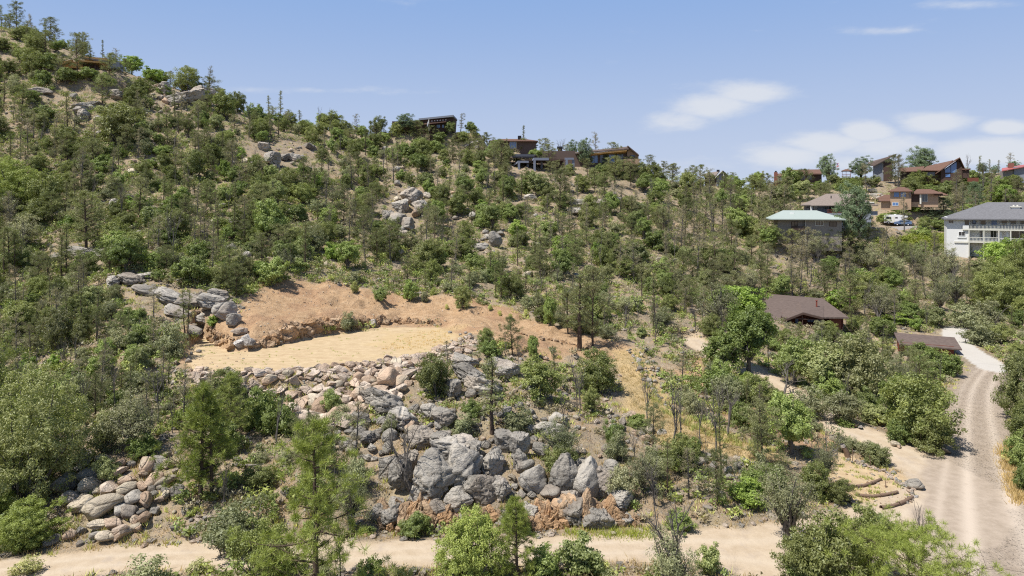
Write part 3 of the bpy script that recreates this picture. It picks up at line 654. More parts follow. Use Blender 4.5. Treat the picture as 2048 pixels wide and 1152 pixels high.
LAND = [(60, 640, 'the shady left edge'), (150, 745, 'the bare left streak'), (60, 480, 'the left hillside edge'), (60, 300, 'the upper left edge'), (80, 120, 'the left summit'),
 (180, 125, 'the golden wooden house'), (370, 190, 'the overhanging rock'), (250, 235, 'the pale summit rocks'), (170, 510, 'the smooth pale slab'), (300, 400, 'the steep left hillside'),
 (430, 620, 'the long grey ledge'), (540, 330, 'the high pale boulders'), (500, 480, 'the ledge-top slope'), (540, 230, 'the left skyline'), (650, 560, 'the bare cut slope'),
 (700, 400, 'the middle hillside'), (650, 690, 'the dirt pad'), (820, 420, 'the jagged grey outcrop'), (860, 245, 'the dark ridge house'), (880, 540, 'the central green thicket'),
 (990, 490, 'the split grey slab'), (1000, 620, "the bare slope's right end"), (1090, 340, 'the deck on posts'), (1220, 310, 'the long brown house'), (1150, 430, 'the slope below the deck'),
 (1170, 640, 'the two tall pines'), (1300, 500, 'the right-hand hillside'), (1340, 400, 'the falling right ridge'), (1440, 360, 'the small gabled house'), (1450, 480, 'the right-hand gully'),
 (1320, 620, "the cabin's left slope"), (1240, 720, "the straw strip's top"), (1400, 830, 'the straw-coloured strip'), (1590, 350, 'the skyline chimney house'), (1610, 460, 'the green-roofed house'),
 (1680, 415, 'the grey hip-roofed house'), (1600, 560, 'the hollow above the cabin'), (1600, 630, 'the dark brown cabin'), (1750, 560, 'the slope behind the garage'), (1760, 330, 'the slant-roofed house'),
 (1820, 395, 'the tan two-storey house'), (1870, 340, 'the glass-gabled house'), (1820, 450, 'the parked cars'), (1970, 480, 'the white balcony house'), (1850, 680, 'the dark red garage'), (1970, 640, 'the hill behind the driveway'),
 (1640, 740, "the cabin's front thicket"), (1830, 780, "the gravel road's left verge"), (2030, 800, "the gravel road's right verge"), (1560, 850, 'the upper dirt track'), (1740, 960, 'the terraced garden'),
 (1680, 1080, 'the road junction'), (1400, 950, 'the bushy right bank'), (1180, 960, 'the fractured right outcrop'), (1030, 880, 'the small central boulders'), (880, 920, 'the big grey outcrop'),
 (860, 760, 'the cracked slab'), (1080, 760, "the slab's right-hand junipers"), (650, 800, 'the stone embankment'), (680, 880, "the embankment's loose boulders"), (440, 900, 'the twin young pines'),
 (230, 850, 'the brushy left bank'), (230, 1000, 'the boulder pile'), (60, 1000, 'the biggest left juniper'), (500, 1050, "the bottom road's left part"), (900, 1110, "the bottom road's middle"), (1300, 1100, "the bottom road's right part")]
PLANTS = []     # (root object, key, px, py, size words, near landmark)
def label_words(px, py):
    d = [((px-a)**2+(1.4*(py-b))**2, i) for i, (a, b, _) in enumerate(LAND)]; _, i = min(d); a, b, nm = LAND[i]
    dx, dy = px-a, 1.4*(py-b)
    if math.hypot(dx, dy) < 24: rel = 'by'
    elif abs(dx) > abs(dy): rel = 'right of' if dx > 0 else 'left of'
    else: rel = 'below' if dy > 0 else 'above'
    return rel, nm
def put_plant(key, loc, sx, sz, px, py, label=None, parts=True, rot=None, var=None):
    k = K[key]; info = KIND_INFO[key]; var = int(rng.integers(len(k['m']))) if var is None else var
    tm, cm = k['m'][var]; rot = float(rng.random()*6.283) if rot is None else rot
    root = link(info[0], None, None, loc, rot, (sx, sx, sz)); root.empty_display_size = 0.3
    if tm: link('trunk' if key not in ('oak', 'grey', 'leafybush', 'rabbit', 'brush') else 'stems', tm, root)
    if cm: link('crown' if key not in ('oak', 'grey', 'leafybush', 'rabbit', 'brush') else 'foliage', cm, root)
    root['category'] = info[3]
    if label: root['label'] = label
    PLANTS.append([root, key, px, py, k['H']*sz, label, k['W']*sx]); return root
OCC = []        # occupied discs (x, y, r)
def P(key, px, py, hpx, wpx, label=None, D=None, **kw):
    """a plant read from the photograph: foot at (px, py), height and width in picture units"""
    if D is None: x, y, z = ground(px, py)
    else: x = (px-1024)*D/F; y = D; z = gz(x, y)
    k = K[key]; s = y/F; sz = hpx*s/k['H']; sx = wpx*s/k['W']
    OCC.append((x, y, 0.38*wpx*s))
    return put_plant(key, (x, y, z-0.12), sx, sz, px, py, label, **kw)
# ------------------------------------------------------------------ plants read one by one from the photograph
# foreground
P('pondhero', 632, 1235, 392, 290, 'tallest long-needled pine, standing in front of the bottom road', rot=0.6)
P('pondyoung', 400, 1000, 235, 130, 'left trunk of the bright twin young pines right of the boulder pile', var=0)
P('pondyoung', 424, 996, 195, 100, 'right and shorter of the bright twin young pines', var=1)
P('pondyoung', 462, 880, 135, 88, 'bushy young pine behind the twin pines, under the embankment', var=2)
P('thin', 432, 872, 128, 40, 'slender young pine just left of the bushy young pine')
P('pondyoung', 1034, 1175, 185, 92, 'small young pine between the front juniper and the bottom road', var=1)
P('pondtop', 1815, 1250, 168, 270, 'broad bright green pine at the bottom right corner', var=0)
P('deadthin', 1842, 1160, 158, 56, 'bare pointed treetop sticking out of the bottom right pine')
P('junipergold', 50, 1010, 292, 275, 'largest yellow-green juniper, at the left edge above the boulder pile', var=0)
P('junipergold', -75, 960, 330, 230, 'olive juniper cut off by the left edge of the picture', var=1)
P('junipernear', 55, 1095, 110, 140, 'low yellow-green juniper at the lower left edge', var=1)
P('junipernear', -20, 1080, 120, 120, 'yellow-green juniper cut off at the lower left edge', var=0)
P('junipernear', 940, 1178, 178, 158, 'bright round juniper in front of the bottom road', var=0)
P('juniper', 1655, 1195, 185, 165, 'large olive juniper beside the road junction', var=1)
P('juniper', 1600, 1190, 130, 110, 'olive juniper left of the large one at the junction', var=2)
P('juniper', 1735, 1150, 150, 110, 'olive juniper right of the large one at the junction', var=3)
P('oak', 1760, 1080, 55, 90, 'small green bush at the tip of the terraced garden')
P('oak', 1610, 1190, 90, 90)
P('greytree', 1575, 1092, 195, 140, 'grey-green half-dead tree with dark trunk left of the garden', var=0)
P('greytree', 1340, 1215, 190, 130, 'sparse wiry tree at the bottom, right of centre', var=1)
P('dead', 1372, 1210, 240, 180, 'bare branches tangled with the wiry bottom tree', var=1)
P('greytree', 1235, 1230, 95, 100)
P('grey', 285, 1200, 95, 150, 'wiry grey-green bush at the bottom left before the road', var=0)
P('grey', 470, 1098, 115, 150, 'grey-green bush left of the tallest pine', var=1)
P('greytree', 700, 1060, 140, 95, 'grey-green bush behind the tallest pine, right side')
P('grey', 712, 985, 80, 75)
P('oak', 745, 1180, 70, 70); P('rabbit', 1208, 1152, 45, 40); P('rabbit', 800, 1175, 55, 60); P('rabbit', 50, 1150, 45, 70); P('rabbit', 400, 1145, 40, 60)
P('oak', 520, 858, 92, 70, 'dark green oak right of the bushy young pine', var=0)
P('oak', 560, 868, 78, 80, 'dark green oak beside the foot of the embankment', var=1)
P('oak', 662, 828, 55, 48, 'small dark green bush growing among the embankment stones', var=2)
P('grey', 680, 840, 35, 60)
P('thin', 617, 880, 72, 26, 'slender bare-stemmed sapling below the embankment')
P('greytree', 262, 905, 135, 125, 'grey bushy tree on the bank left of the twin pines', var=2)
P('grey', 210, 905, 95, 85); P('oak', 215, 960, 55, 60, 'small green bush at the top of the boulder pile'); P('oak', 285, 915, 55, 60)
P('deadthin', 318, 850, 130, 60); P('dead', 305, 900, 95, 110, 'bare grey brush left of the twin pines', var=2)
P('grey', 175, 805, 70, 75); P('grey', 205, 800, 62, 55); P('brush', 135, 850, 40, 70); P('brush', 490, 945, 24, 50, 'pile of dead grey twigs in the shade of the twin pines')
# middle: rocks and junipers below the pad
P('juniper', 870, 795, 102, 82, 'upright olive juniper among the slabs below the pad', var=4)
P('juniper', 1190, 783, 90, 98, 'dense round olive juniper at the straw-coloured strip', var=0)
P('juniper', 1078, 792, 84, 112, 'blue-green juniper between slab and round olive juniper', var=1)
P('pinyon', 1025, 712, 80, 48, 'cone-shaped green tree above the small boulders', var=0)
P('juniper', 972, 702, 50, 42, 'small blue-green juniper right of the pad', var=2)
P('oak', 980, 715, 38, 50); P('juniper', 925, 617, 50, 46, 'lone juniper on the bare cut slope', var=3)
P('oak', 1067, 712, 44, 30); P('juniper', 1182, 826, 58, 44, 'small juniper below the round olive juniper', var=1)
P('thin', 985, 868, 155, 60, 'slender pine with bare trunk among the small boulders', var=0)
P('thin', 1157, 700, 150, 66, 'left one of the two tall pines at the right end of the bare slope', var=1)
P('pinyon', 1186, 694, 158, 78, 'right and greener of the two tall pines', var=1)
P('pinyon', 1135, 668, 85, 60); P('brush', 1190, 690, 45, 30)
P('dead', 828, 1000, 172, 150, 'bare grey tree leaning over the big grey outcrop', var=1, rot=1.0)
P('greytree', 1122, 935, 118, 105, 'gnarled grey-green juniper on the right outcrop', var=0)
P('juniper', 1120, 950, 70, 75); P('grey', 925, 870, 55, 75); P('grey', 1040, 862, 52, 90, 'wide airy shrub behind the slender pine'); P('oak', 945, 832, 38, 42)
P('brush', 1190, 880, 52, 80, 'reddish leafless shrub right of the gnarled juniper'); P('grey', 1235, 920, 70, 60); P('oak', 1225, 885, 50, 50)
P('greytree', 1285, 985, 100, 90); P('grey', 1240, 1000, 80, 75); P('grey', 1310, 945, 60, 70); P('oak', 1275, 855, 30, 50); P('grey', 780, 870, 48, 45)
P('deadthin', 1293, 845, 95, 50, 'bare thin tree at the left edge of the straw strip', var=0)
P('dead', 1345, 905, 150, 85, 'bare forked grey tree on the straw strip', var=1); P('deadthin', 1365, 890, 130, 50, 'bare tree just right of the forked grey tree')
P('deadthin', 1433, 905, 135, 66, 'bare black-stemmed tree on the lower straw strip'); P('deadthin', 1440, 850, 95, 40)
P('pinyon', 1525, 925, 128, 86, 'open dark tree left of the upper track', var=2); P('oaktree', 1583, 908, 132, 105, 'bright green oak beside the upper track', var=0)
P('deadthin', 1648, 978, 150, 62, 'bare wiry tree at the left of the terraced garden', var=3); P('greytree', 1650, 975, 120, 60)
P('pinyon', 1435, 1010, 110, 70, 'green tree on the bank right of the big outcrop', var=3); P('oak', 1385, 915, 45, 50); P('oak', 1505, 985, 55, 60); P('oak', 1550, 985, 60, 70); P('oak', 1360, 1060, 45, 60)
P('grey', 1450, 820, 80, 90); P('oak', 1440, 790, 55, 85, 'rounded green bush above the straw strip'); P('juniper', 1508, 808, 70, 78, 'yellow-green juniper beside the upper track')
P('oak', 1690, 850, 18, 42, 'low round bush beside the upper track')
# right: thicket below the cabin
P('oaktree', 1497, 742, 135, 120, 'large blue-green oak hiding the left of the cabin', var=1); P('oak', 1450, 740, 80, 90); P('leafy', 1475, 655, 95, 120, 'vivid green tree over the left end of the cabin roof', var=0)
P('greytree', 1440, 660, 110, 100); P('pinyon', 1540, 695, 44, 40); P('dead', 1570, 790, 75, 80)
P('oaktree', 1590, 768, 96, 90, var=2); P('oaktree', 1640, 790, 112, 110, var=0); P('juniper', 1712, 800, 152, 128, 'dense dark juniper between cabin and garage', var=4)
P('oak', 1700, 700, 38, 60); P('oak', 1760, 668, 36, 60); P('juniper', 1590, 745, 50, 70); P('grey', 1620, 835, 75, 80); P('grey', 1690, 845, 70, 100); P('oak', 1660, 800, 60, 70); P('oak', 1730, 830, 60, 60)
P('juniper', 1838, 885, 142, 150, 'big dark green juniper left of the gravel road', var=0); P('oaktree', 1795, 860, 110, 90, var=1); P('juniper', 1868, 905, 78, 95, 'grey-green juniper leaning over the gravel road'); P('oak', 1800, 885, 50, 60)
P('greytree', 1790, 775, 70, 70); P('oak', 1868, 745, 50, 75); P('oak', 1835, 720, 40, 60); P('oak', 1905, 750, 45, 45); P('grey', 1960, 690, 55, 90); P('oak', 1800, 800, 50, 60)
P('juniper', 2035, 835, 135, 85, 'dark juniper right of the gravel road, at the right edge', var=2); P('juniper', 2060, 905, 110, 90); P('oak', 2040, 935, 80, 60); P('rabbit', 2025, 925, 35, 40); P('oak', 2060, 985, 70, 60)
P('grey', 1975, 650, 60, 80); P('grey', 1925, 655, 55, 80); P('greytree', 1910, 610, 75, 80); P('pinyon', 1700, 640, 90, 70); P('dead', 1760, 650, 60, 60, 'bare fallen-looking tree behind the garage'); P('leafybush', 1680, 618, 50, 60); P('leafybush', 1800, 650, 28, 60)
P('greytree', 1760, 640, 85, 75); P('deadthin', 1725, 630, 80, 40)
P('juniperbig', 1998, 625, 120, 130, 'tall dark juniper below the white balcony house', var=1); P('juniperbig', 2050, 610, 150, 110, 'dark juniper at the right edge below the white house', var=0); P('leafy', 1998, 548, 72, 85, 'vivid green tree in front of the white balcony house', var=0); P('leafy', 2035, 560, 90, 75, 'vivid green tree right of the first in front of the white house', var=1)
P('spruce', 1941, 512, 26, 22, 'little spruce at the corner of the white balcony house'); P('oak', 1960, 560, 45, 60); P('greytree', 1900, 560, 75, 65); P('greytree', 1870, 580, 80, 55)
P('deadthin', 1965, 505, 65, 24)
# around the upper houses
P('umbrella', 1703, 500, 142, 82, 'tall dark pine in front of the grey hip-roofed house', var=0); P('pinyon', 1735, 505, 60, 50)
P('spruce', 1857, 435, 36, 34, 'smaller blue spruce beside the tan house'); P('spruce', 1889, 438, 44, 50, 'larger blue-grey spruce between tan and white houses'); P('spruce', 1952, 420, 58, 52, 'tall dark spruce above the white balcony house'); P('leafy', 2012, 418, 55, 60, 'round vivid tree above the roof of the white house')
P('leafybush', 1831, 424, 22, 26, 'clipped dark bush in front of the tan house'); P('oak', 1880, 460, 25, 45, 'round dark bush beside the street'); P('oak', 1795, 440, 22, 60); P('oak', 1770, 445, 20, 40)
P('umbrella', 1656, 362, 60, 42, 'tall round-topped pine on the skyline right of the chimney house'); P('umbrella', 1841, 352, 62, 66, 'spreading pine on the skyline by the glass-gabled house'); P('umbrella', 1722, 356, 48, 50, 'dark pine left of the slant-roofed skyline house')
P('pinyon', 1790, 372, 62, 42, 'thin-crowned tree right of the slant-roofed house'); P('juniper', 1835, 372, 34, 44); P('juniper', 1870, 370, 26, 40); P('greytree', 1805, 352, 25, 22)
P('oaktree', 1605, 480, 50, 50); P('pinyon', 1550, 460, 60, 50); P('oaktree', 1560, 420, 50, 60); P('oaktree', 1600, 400, 42, 50); P('pinyon', 1640, 400, 34, 34); P('oaktree', 1700, 400, 45, 50); P('juniper', 1506, 366, 32, 36, 'round green tree on the skyline left of the chimney house')
P('pinyon', 1555, 372, 14, 12); P('umbrella', 1608, 345, 16, 26); P('umbrella', 1590, 346, 14, 20); P('greytree', 1925, 352, 24, 30); P('umbrella', 1965, 345, 24, 26); P('umbrella', 1990, 350, 22, 18); P('umbrella', 2030, 338, 24, 28)
P('pinyon', 1385, 362, 40, 26, 'open pine left of the small gabled roof'); P('pinyon', 1400, 366, 44, 34); P('thin', 1372, 360, 30, 16); P('pinyon', 1465, 375, 30, 26)
# ridge in the middle
P('juniper', 757, 272, 46, 38, 'round dark juniper left of the dark ridge house'); P('umbrella', 812, 268, 44, 48, 'dense dark tree hiding the left of the dark ridge house'); P('pinyon', 836, 280, 40, 36); P('oaktree', 900, 275, 34, 26, 'green tree at the right end of the dark ridge house'); P('pinyon', 720, 268, 18, 16); P('pinyon', 948, 285, 26, 18); P('thin', 968, 290, 22, 10)
P('juniper', 662, 262, 42, 58, 'round dark juniper on the skyline left of centre', var=1); P('thin', 600, 243, 28, 12); P('pinyon', 545, 228, 26, 26); P('pinyon', 575, 232, 24, 18); P('thin', 518, 214, 26, 12); P('thin', 486, 205, 34, 14)
P('pinyon', 1003, 345, 66, 44); P('pinyon', 1045, 312, 36, 30); P('leafy', 1063, 306, 28, 28, 'small vivid tree behind the deck'); P('pinyon', 1090, 312, 36, 34); P('umbrella', 1147, 330, 54, 32, 'left one of two dark trees before the long brown house'); P('umbrella', 1170, 335, 62, 38, 'right one of two dark trees before the long brown house'); P('spruce', 1212, 298, 32, 22, 'pointed tree behind the roof of the long brown house'); P('thin', 1273, 318, 16, 7)
P('pinyon', 1245, 355, 36, 30); P('pinyon', 1230, 372, 60, 44); P('juniper', 1310, 345, 32, 34); P('pinyon', 1327, 350, 36, 26); P('oak', 1015, 395, 48, 48, 'dark round oak below the deck posts'); P('oaktree', 1075, 395, 52, 52, 'pale green umbrella-shaped tree below the deck posts'); P('pinyon', 1120, 425, 85, 55); P('pinyon', 1115, 360, 40, 30); P('juniper', 1160, 370, 24, 26); P('juniper', 1185, 360, 26, 24)
# the steep left hill
P('juniper', 372, 172, 54, 62, 'round dark juniper on the left skyline above the overhanging rock', var=0); P('leafy', 264, 148, 42, 46, 'vivid green tree right of the golden house', var=0); P('leafybush', 300, 152, 30, 40, 'green bush beside the vivid tree on the skyline'); P('leafybush', 322, 158, 34, 36); P('pinyon', 340, 158, 32, 24)
P('pinyon', 155, 150, 82, 40, 'dark pine in front of the golden house'); P('pinyon', 125, 165, 60, 30); P('thin', 183, 102, 28, 16); P('thin', 180, 140, 30, 12); P('pinyon', 218, 160, 55, 38); P('dead', 113, 168, 55, 32, 'gnarled bare tree left of the golden house'); P('pinyon', 205, 215, 65, 45, 'leaning dark tree below the golden house')
P('juniper', 235, 290, 88, 112, 'broad dark juniper on the steep left hill', var=2); P('pinyon', 420, 200, 50, 44); P('juniper', 450, 240, 62, 58); P('juniper', 475, 225, 44, 40); P('oak', 512, 250, 44, 50); P('pinyon', 110, 75, 36, 26); P('pinyon', 55, 52, 26, 26); P('pinyon', 20, 62, 36, 28); P('juniper', 35, 80, 30, 32); P('thin', 3, 55, 46, 12)
P('junipergold', 30, 415, 105, 130, 'wide yellow-green juniper at the left edge', var=0); P('pinyon', 172, 500, 118, 100, 'tall open dark pine left of the smooth pale slab', var=4); P('juniper', 95, 420, 80, 80); P('greytree', 50, 500, 85, 80); P('greytree', 15, 440, 70, 70)
P('juniper', 118, 700, 92, 70, 'yellow-green round juniper left of the pad', var=3); P('juniper', 120, 610, 65, 56); P('grey', 345, 712, 80, 78, 'pale grey-green shrub left of the dirt pad'); P('oak', 280, 735, 45, 45); P('juniper', 165, 690, 60, 44); P('leafybush', 427, 650, 27, 28, 'small bright bush at the foot of the grey ledge')
P('oaktree', 540, 490, 95, 75, 'tall dark oak on the slope above the bare cut'); P('oak', 545, 570, 60, 70, 'wide bush at the upper left of the bare cut'); P('oak', 600, 520, 50, 50); P('grey', 630, 500, 55, 50); P('oak', 385, 570, 60, 80)
P('oak', 820, 600, 45, 36); P('grey', 850, 605, 26, 22); P('rabbit', 868, 590, 20, 18); P('rabbit', 708, 585, 30, 22); P('rabbit', 980, 620, 16, 14, 'first of the small shrubs dotting the bare slope right of the lone juniper'); P('rabbit', 1000, 632, 16, 12); P('rabbit', 1020, 637, 14, 12); P('rabbit', 1053, 632, 18, 14); P('rabbit', 894, 618, 14, 10)
P('oak', 1100, 650, 60, 36); P('oak', 760, 600, 34, 40); P('leafybush', 1130, 520, 55, 62, 'vivid green bush in the middle of the hillside'); P('leafybush', 1115, 500, 34, 40); P('leafy', 450, 360, 45, 30); P('leafybush', 280, 420, 45, 18)
P('leafybush', 1270, 620, 34, 40); P('leafybush', 1380, 600, 30, 44)

# screens of trees standing before the houses
for a in [('pinyon',1548,505,56,40),('pinyon',1585,518,60,46),('greytree',1628,522,62,56),('pinyon',1655,518,58,46),('dull',1685,525,70,44),('oaktree',1540,500,50,50),('dull',1610,535,80,50),('pinyon',1700,540,80,52),('greytree',1740,545,72,60),('dull',1770,550,74,50),
          ('pinyon',1805,552,64,46),('greytree',1835,548,60,60),('oak',1720,575,40,60),('pinyon',1520,470,70,50),('juniper',1500,480,50,60),('oaktree',1475,470,60,56),('dull',1445,480,80,44),('pinyon',1412,465,78,46),('pinyon',1370,470,74,40),('dull',1338,465,80,40),
          ('oak',1640,385,20,40),('oaktree',1585,400,30,36),('oak',1562,390,24,36),('oaktree',1690,430,40,36),('oak',1900,372,20,34),('juniper',1925,385,30,40),('oaktree',1895,400,40,44),('oak',1965,385,30,50),('juniper',1985,400,34,40),('pinyon',2035,400,44,34),('oak',1935,430,24,40),('oaktree',1860,395,28,40),
          ('greytree',1790,565,70,56),('dull',1850,600,70,40),('greytree',1880,620,66,60),('pinyon',1650,595,70,46),('oaktree',1560,600,54,50),('dull',1600,590,66,40),('greytree',1500,590,64,50),('pinyon',1470,560,70,44),('dead',1620,575,60,36),
          ('juniper',690,275,34,40),('juniper',790,272,30,36),('pinyon',860,285,34,30),('oak',880,285,24,36),('pinyon',915,292,28,26),('juniper',925,285,24,30),('pinyon',975,305,40,34),('oaktree',985,325,40,40),('pinyon',960,320,44,34),('pinyon',1265,352,40,34),('juniper',1285,358,36,36),('pinyon',1345,362,36,28),('oak',1205,350,24,34),('pinyon',1190,385,48,34),
          ('pinyon',90,120,60,40),('juniper',70,110,40,44),('oak',100,140,36,50),('juniper',45,130,40,40),('oak',140,165,30,60),('pinyon',230,145,38,30),('oak',180,160,26,50),('oak',210,170,26,44),('juniper',400,185,34,36),('juniper',436,190,36,36)]:
    P(*a)

for a in [('oaktree',1665,372,24,30),('juniper',1690,374,24,34),('oak',1640,375,16,30),('juniper',1712,372,22,30),('oak',1728,370,18,30),('juniper',1750,374,26,30),('oak',1676,380,16,30),('oak',1702,384,18,34),('juniper',1815,374,20,30),('oak',1890,368,18,30),('juniper',1910,372,22,30),('oaktree',1945,366,24,30),('juniper',1975,368,24,30),('oak',2000,372,22,34),('juniper',2030,376,28,36),
          ('pinyon',1420,378,34,26),('juniper',1400,380,26,30),('oaktree',1478,380,24,30),('juniper',1525,382,24,30),('oak',1545,386,20,30),('pinyon',1300,345,36,26),('pinyon',1345,358,34,26),('juniper',1370,368,26,28),
          ('juniper',1010,350,30,30),('pinyon',1100,362,40,28),('juniper',1140,352,26,30),('pinyon',1175,350,34,26),('oak',1060,362,22,36),('pinyon',1050,370,34,24),('juniper',1220,352,26,34),('oak',1255,360,22,34),('juniper',1035,330,22,26),
          ('dead',1455,870,110,70),('deadthin',1400,885,110,40),('dead',1310,1010,100,70),('deadthin',1270,930,80,36),('dead',1600,860,80,50),('dead',1250,660,60,40),('dead',1730,720,70,50),('dead',1900,590,70,60),('dead',1830,560,60,40),('deadthin',700,470,90,26),('deadthin',905,500,80,24),('deadthin',355,400,70,22),('deadthin',180,420,80,24)]:
    P(*a)

for a in [('pinyon',990,335,52,40),('juniper',1012,326,34,36),('oaktree',1072,330,34,36),('pinyon',1098,338,50,36),('juniper',1000,372,36,40),('oak',1045,385,28,40),('pinyon',1130,385,50,38),('juniper',1165,385,36,42),('oak',1200,372,26,38),('juniper',1232,352,30,34),('pinyon',1262,372,46,36),('oaktree',1290,385,40,44),('juniper',1320,372,34,38),('pinyon',1210,400,56,40),
          ('juniper',1095,400,34,44),('oak',1130,410,28,44),('oak',960,345,26,40),('juniper',935,330,34,38),('pinyon',905,320,44,34),('oak',870,305,26,40),('juniper',840,300,30,36),('pinyon',700,290,34,30),('oak',730,295,22,34),('oak',560,250,24,40),('oak',610,262,24,40),('juniper',640,270,28,34),('oak',330,190,22,34),('oak',290,215,24,36)]:
    P(*a)
# ------------------------------------------------------------------ the rest of the hillside's plants
NOGO = [PAD, BARE, SOIL2, STRAW, GARD, SUMAC,
        wpoly([(375,738),(560,738),(830,700),(920,660),(965,690),(860,745),(800,790),(700,840),(620,862),(560,820),(470,800),(380,775)]),
        wpoly([(130,905),(330,900),(350,985),(300,1085),(200,1100),(60,1100),(80,1040),(150,960)]),
        wpoly([(235,555),(330,568),(470,600),(478,655),(380,672),(300,640),(225,600)]), wpoly([(95,495),(225,498),(235,530),(100,530)]), wpoly([(490,290),(600,285),(645,310),(600,345),(490,345)]),
        wpoly([(780,385),(850,385),(865,440),(840,490),(770,490)]), wpoly([(310,160),(420,160),(430,212),(310,218)]), wpoly([(955,470),(1010,465),(1015,510),(950,510)]),
        wpoly([(740,860),(1010,855),(1210,940),(1240,1060),(740,1062)])]
_OA = [np.zeros((0, 3)), 0]
def free(x, y, r, slack=1.0):
    if _OA[1] != len(OCC):
        new = np.array(OCC[_OA[1]:], float).reshape(-1, 3); _OA[0] = np.vstack([_OA[0], new]); _OA[1] = len(OCC)
    A = _OA[0]
    return not len(A) or not (((A[:, 0]-x)**2+(A[:, 1]-y)**2) < ((r+A[:, 2])*slack)**2).any()
# ------------------------------------------------------------------ rocks
def rock_mesh(name, seed, sub, dims, cuts, namp, mat, crack=0.0, smooth=True, box=0.0, cutlo=0.55, cuthi=0.9):
    g = np.random.default_rng(seed); bm = bmesh.new(); bmesh.ops.create_icosphere(bm, subdivisions=sub, radius=1.0)
    V = np.array([v.co[:] for v in bm.verts]); Fc = np.array([[v.index for v in f.verts] for f in bm.faces]); bm.free()
    if box: V = V/np.maximum(np.abs(V).max(1, keepdims=True), 1e-6)*box+V*(1-box)
    for i in range(cuts):
        n = unit(g.normal(0, 1, 3)); d = cutlo+(cuthi-cutlo)*g.random()
        V -= n*np.maximum(0, V@n-d)[:, None]*0.97
    D = unit(V); off = g.random(3)*40
    for (sc, am) in ((1.3, 1.0), (3.1, 0.6), (7.5, 0.38), (15, .22)):
        if (sub < 4 and sc > 7) or (sub < 5 and sc > 10): continue
        V = V+D*np.array([mnoise.noise(Vector(p*sc+off)) for p in V])[:, None]*namp*am
    if crack:
        q = []
        for p in V:
            dd = mnoise.voronoi(Vector((p[0]*1.5+off[0]+.25*mnoise.noise(Vector(p*3)), p[1]*1.5+off[1], p[2]*2.6+off[2]+.25*mnoise.noise(Vector(p*3.3)))))[0]; q.append(dd[1]-dd[0])
        q = np.array(q); V = V-D*(crack*(1-smooth01(q/0.10)))[:, None]+D*(vnoise(V[:, 0]*2+off[0], V[:, 2]*3)*crack*0.5)[:, None]
    V = V*np.array(dims)/2
    return mesh_np(name, V, Fc, [M[mat]], smooth=smooth)
STONES = {}
for mat, n0 in (('granite', 8), ('granite_tan', 7), ('granite_pink', 10), ('rock_orange', 7), ('rock_white', 3)):
    ang = mat in ('granite_pink', 'rock_orange', 'rock_white')
    STONES[mat] = [rock_mesh('stone_shape', 300+i+hash(mat) % 1 + len(mat)*17, 3, (1, .82, .70 if not ang else .58), 13 if ang else 10, 0.05, mat, box=0.5 if ang else 0.1, smooth=not ang,
                   cutlo=.45 if ang else .58, cuthi=.80 if ang else .88) for i in range(n0)]
BIG = [rock_mesh('slab_shape', 400+i, 5, (1, .9, .75), 10, 0.10, 'granite', crack=0.15, box=0.45, cutlo=.5, cuthi=.85) for i in range(7)]
BIGO = [rock_mesh('bank_shape', 420+i, 4, (1, .8, 1), 14, 0.14, 'rock_orange', crack=0.16, box=0.55, smooth=False, cutlo=.45, cuthi=.8) for i in range(5)]
BIGP = [rock_mesh('block_shape', 440+i, 4, (1, .9, .75), 12, 0.08, 'granite', crack=0.10, box=0.5, smooth=True, cutlo=.6, cuthi=.85) for i in range(4)]
def stone(name, mesh, loc, size, parent=None, rot=None):
    o = link(name, mesh, parent)
    o.location = loc; o.rotation_euler = rot if rot is not None else (rng.normal(0, .25), rng.normal(0, .25), rng.random()*6.28)
    o.scale = size if hasattr(size, '__len__') else (size*(0.85+.3*rng.random()), size*(0.85+.3*rng.random()), size*(0.85+.3*rng.random()))
    return o
def inpoly(px, py, P):
    return poly_dist(np.array([float(px)]), np.array([float(py)]), np.array(P, float))[0] < 0
def scatter(polypx, n, r_of, gap=0.86, tries=12000):
    """packs discs over the ground inside a polygon given in picture units"""
    A = np.array(polypx, float); lo = A.min(0); hi = A.max(0); out = []; XYr = np.zeros((0, 3)); tries = min(tries, 30*n)
    C_ = lo+rng.random((tries, 2))*(hi-lo); IN = poly_dist(C_[:, 0], C_[:, 1], A) < 0
    for t_ in range(tries):
        if len(out) >= n: break
        if not IN[t_]: continue
        px, py = C_[t_]; x, y, z = ground(px, py); r = r_of(px, py, t_/tries)
        if len(XYr) and (((XYr[:, 0]-x)**2+(XYr[:, 1]-y)**2) < ((XYr[:, 2]+r)*gap)**2).any(): continue
        XYr = np.vstack([XYr, [x, y, r]]); out.append((x, y, z, r, px, py))
    return out
def parent_empty(name, x, y, z, label, cat, group=None):
    e = link(name, None, None, (x, y, z)); e.empty_display_size = 0.5; return tag(e, label, cat, group)
def sub(o, parent): o.location = Vector(o.location)-Vector(parent.location); o.parent = parent; return o

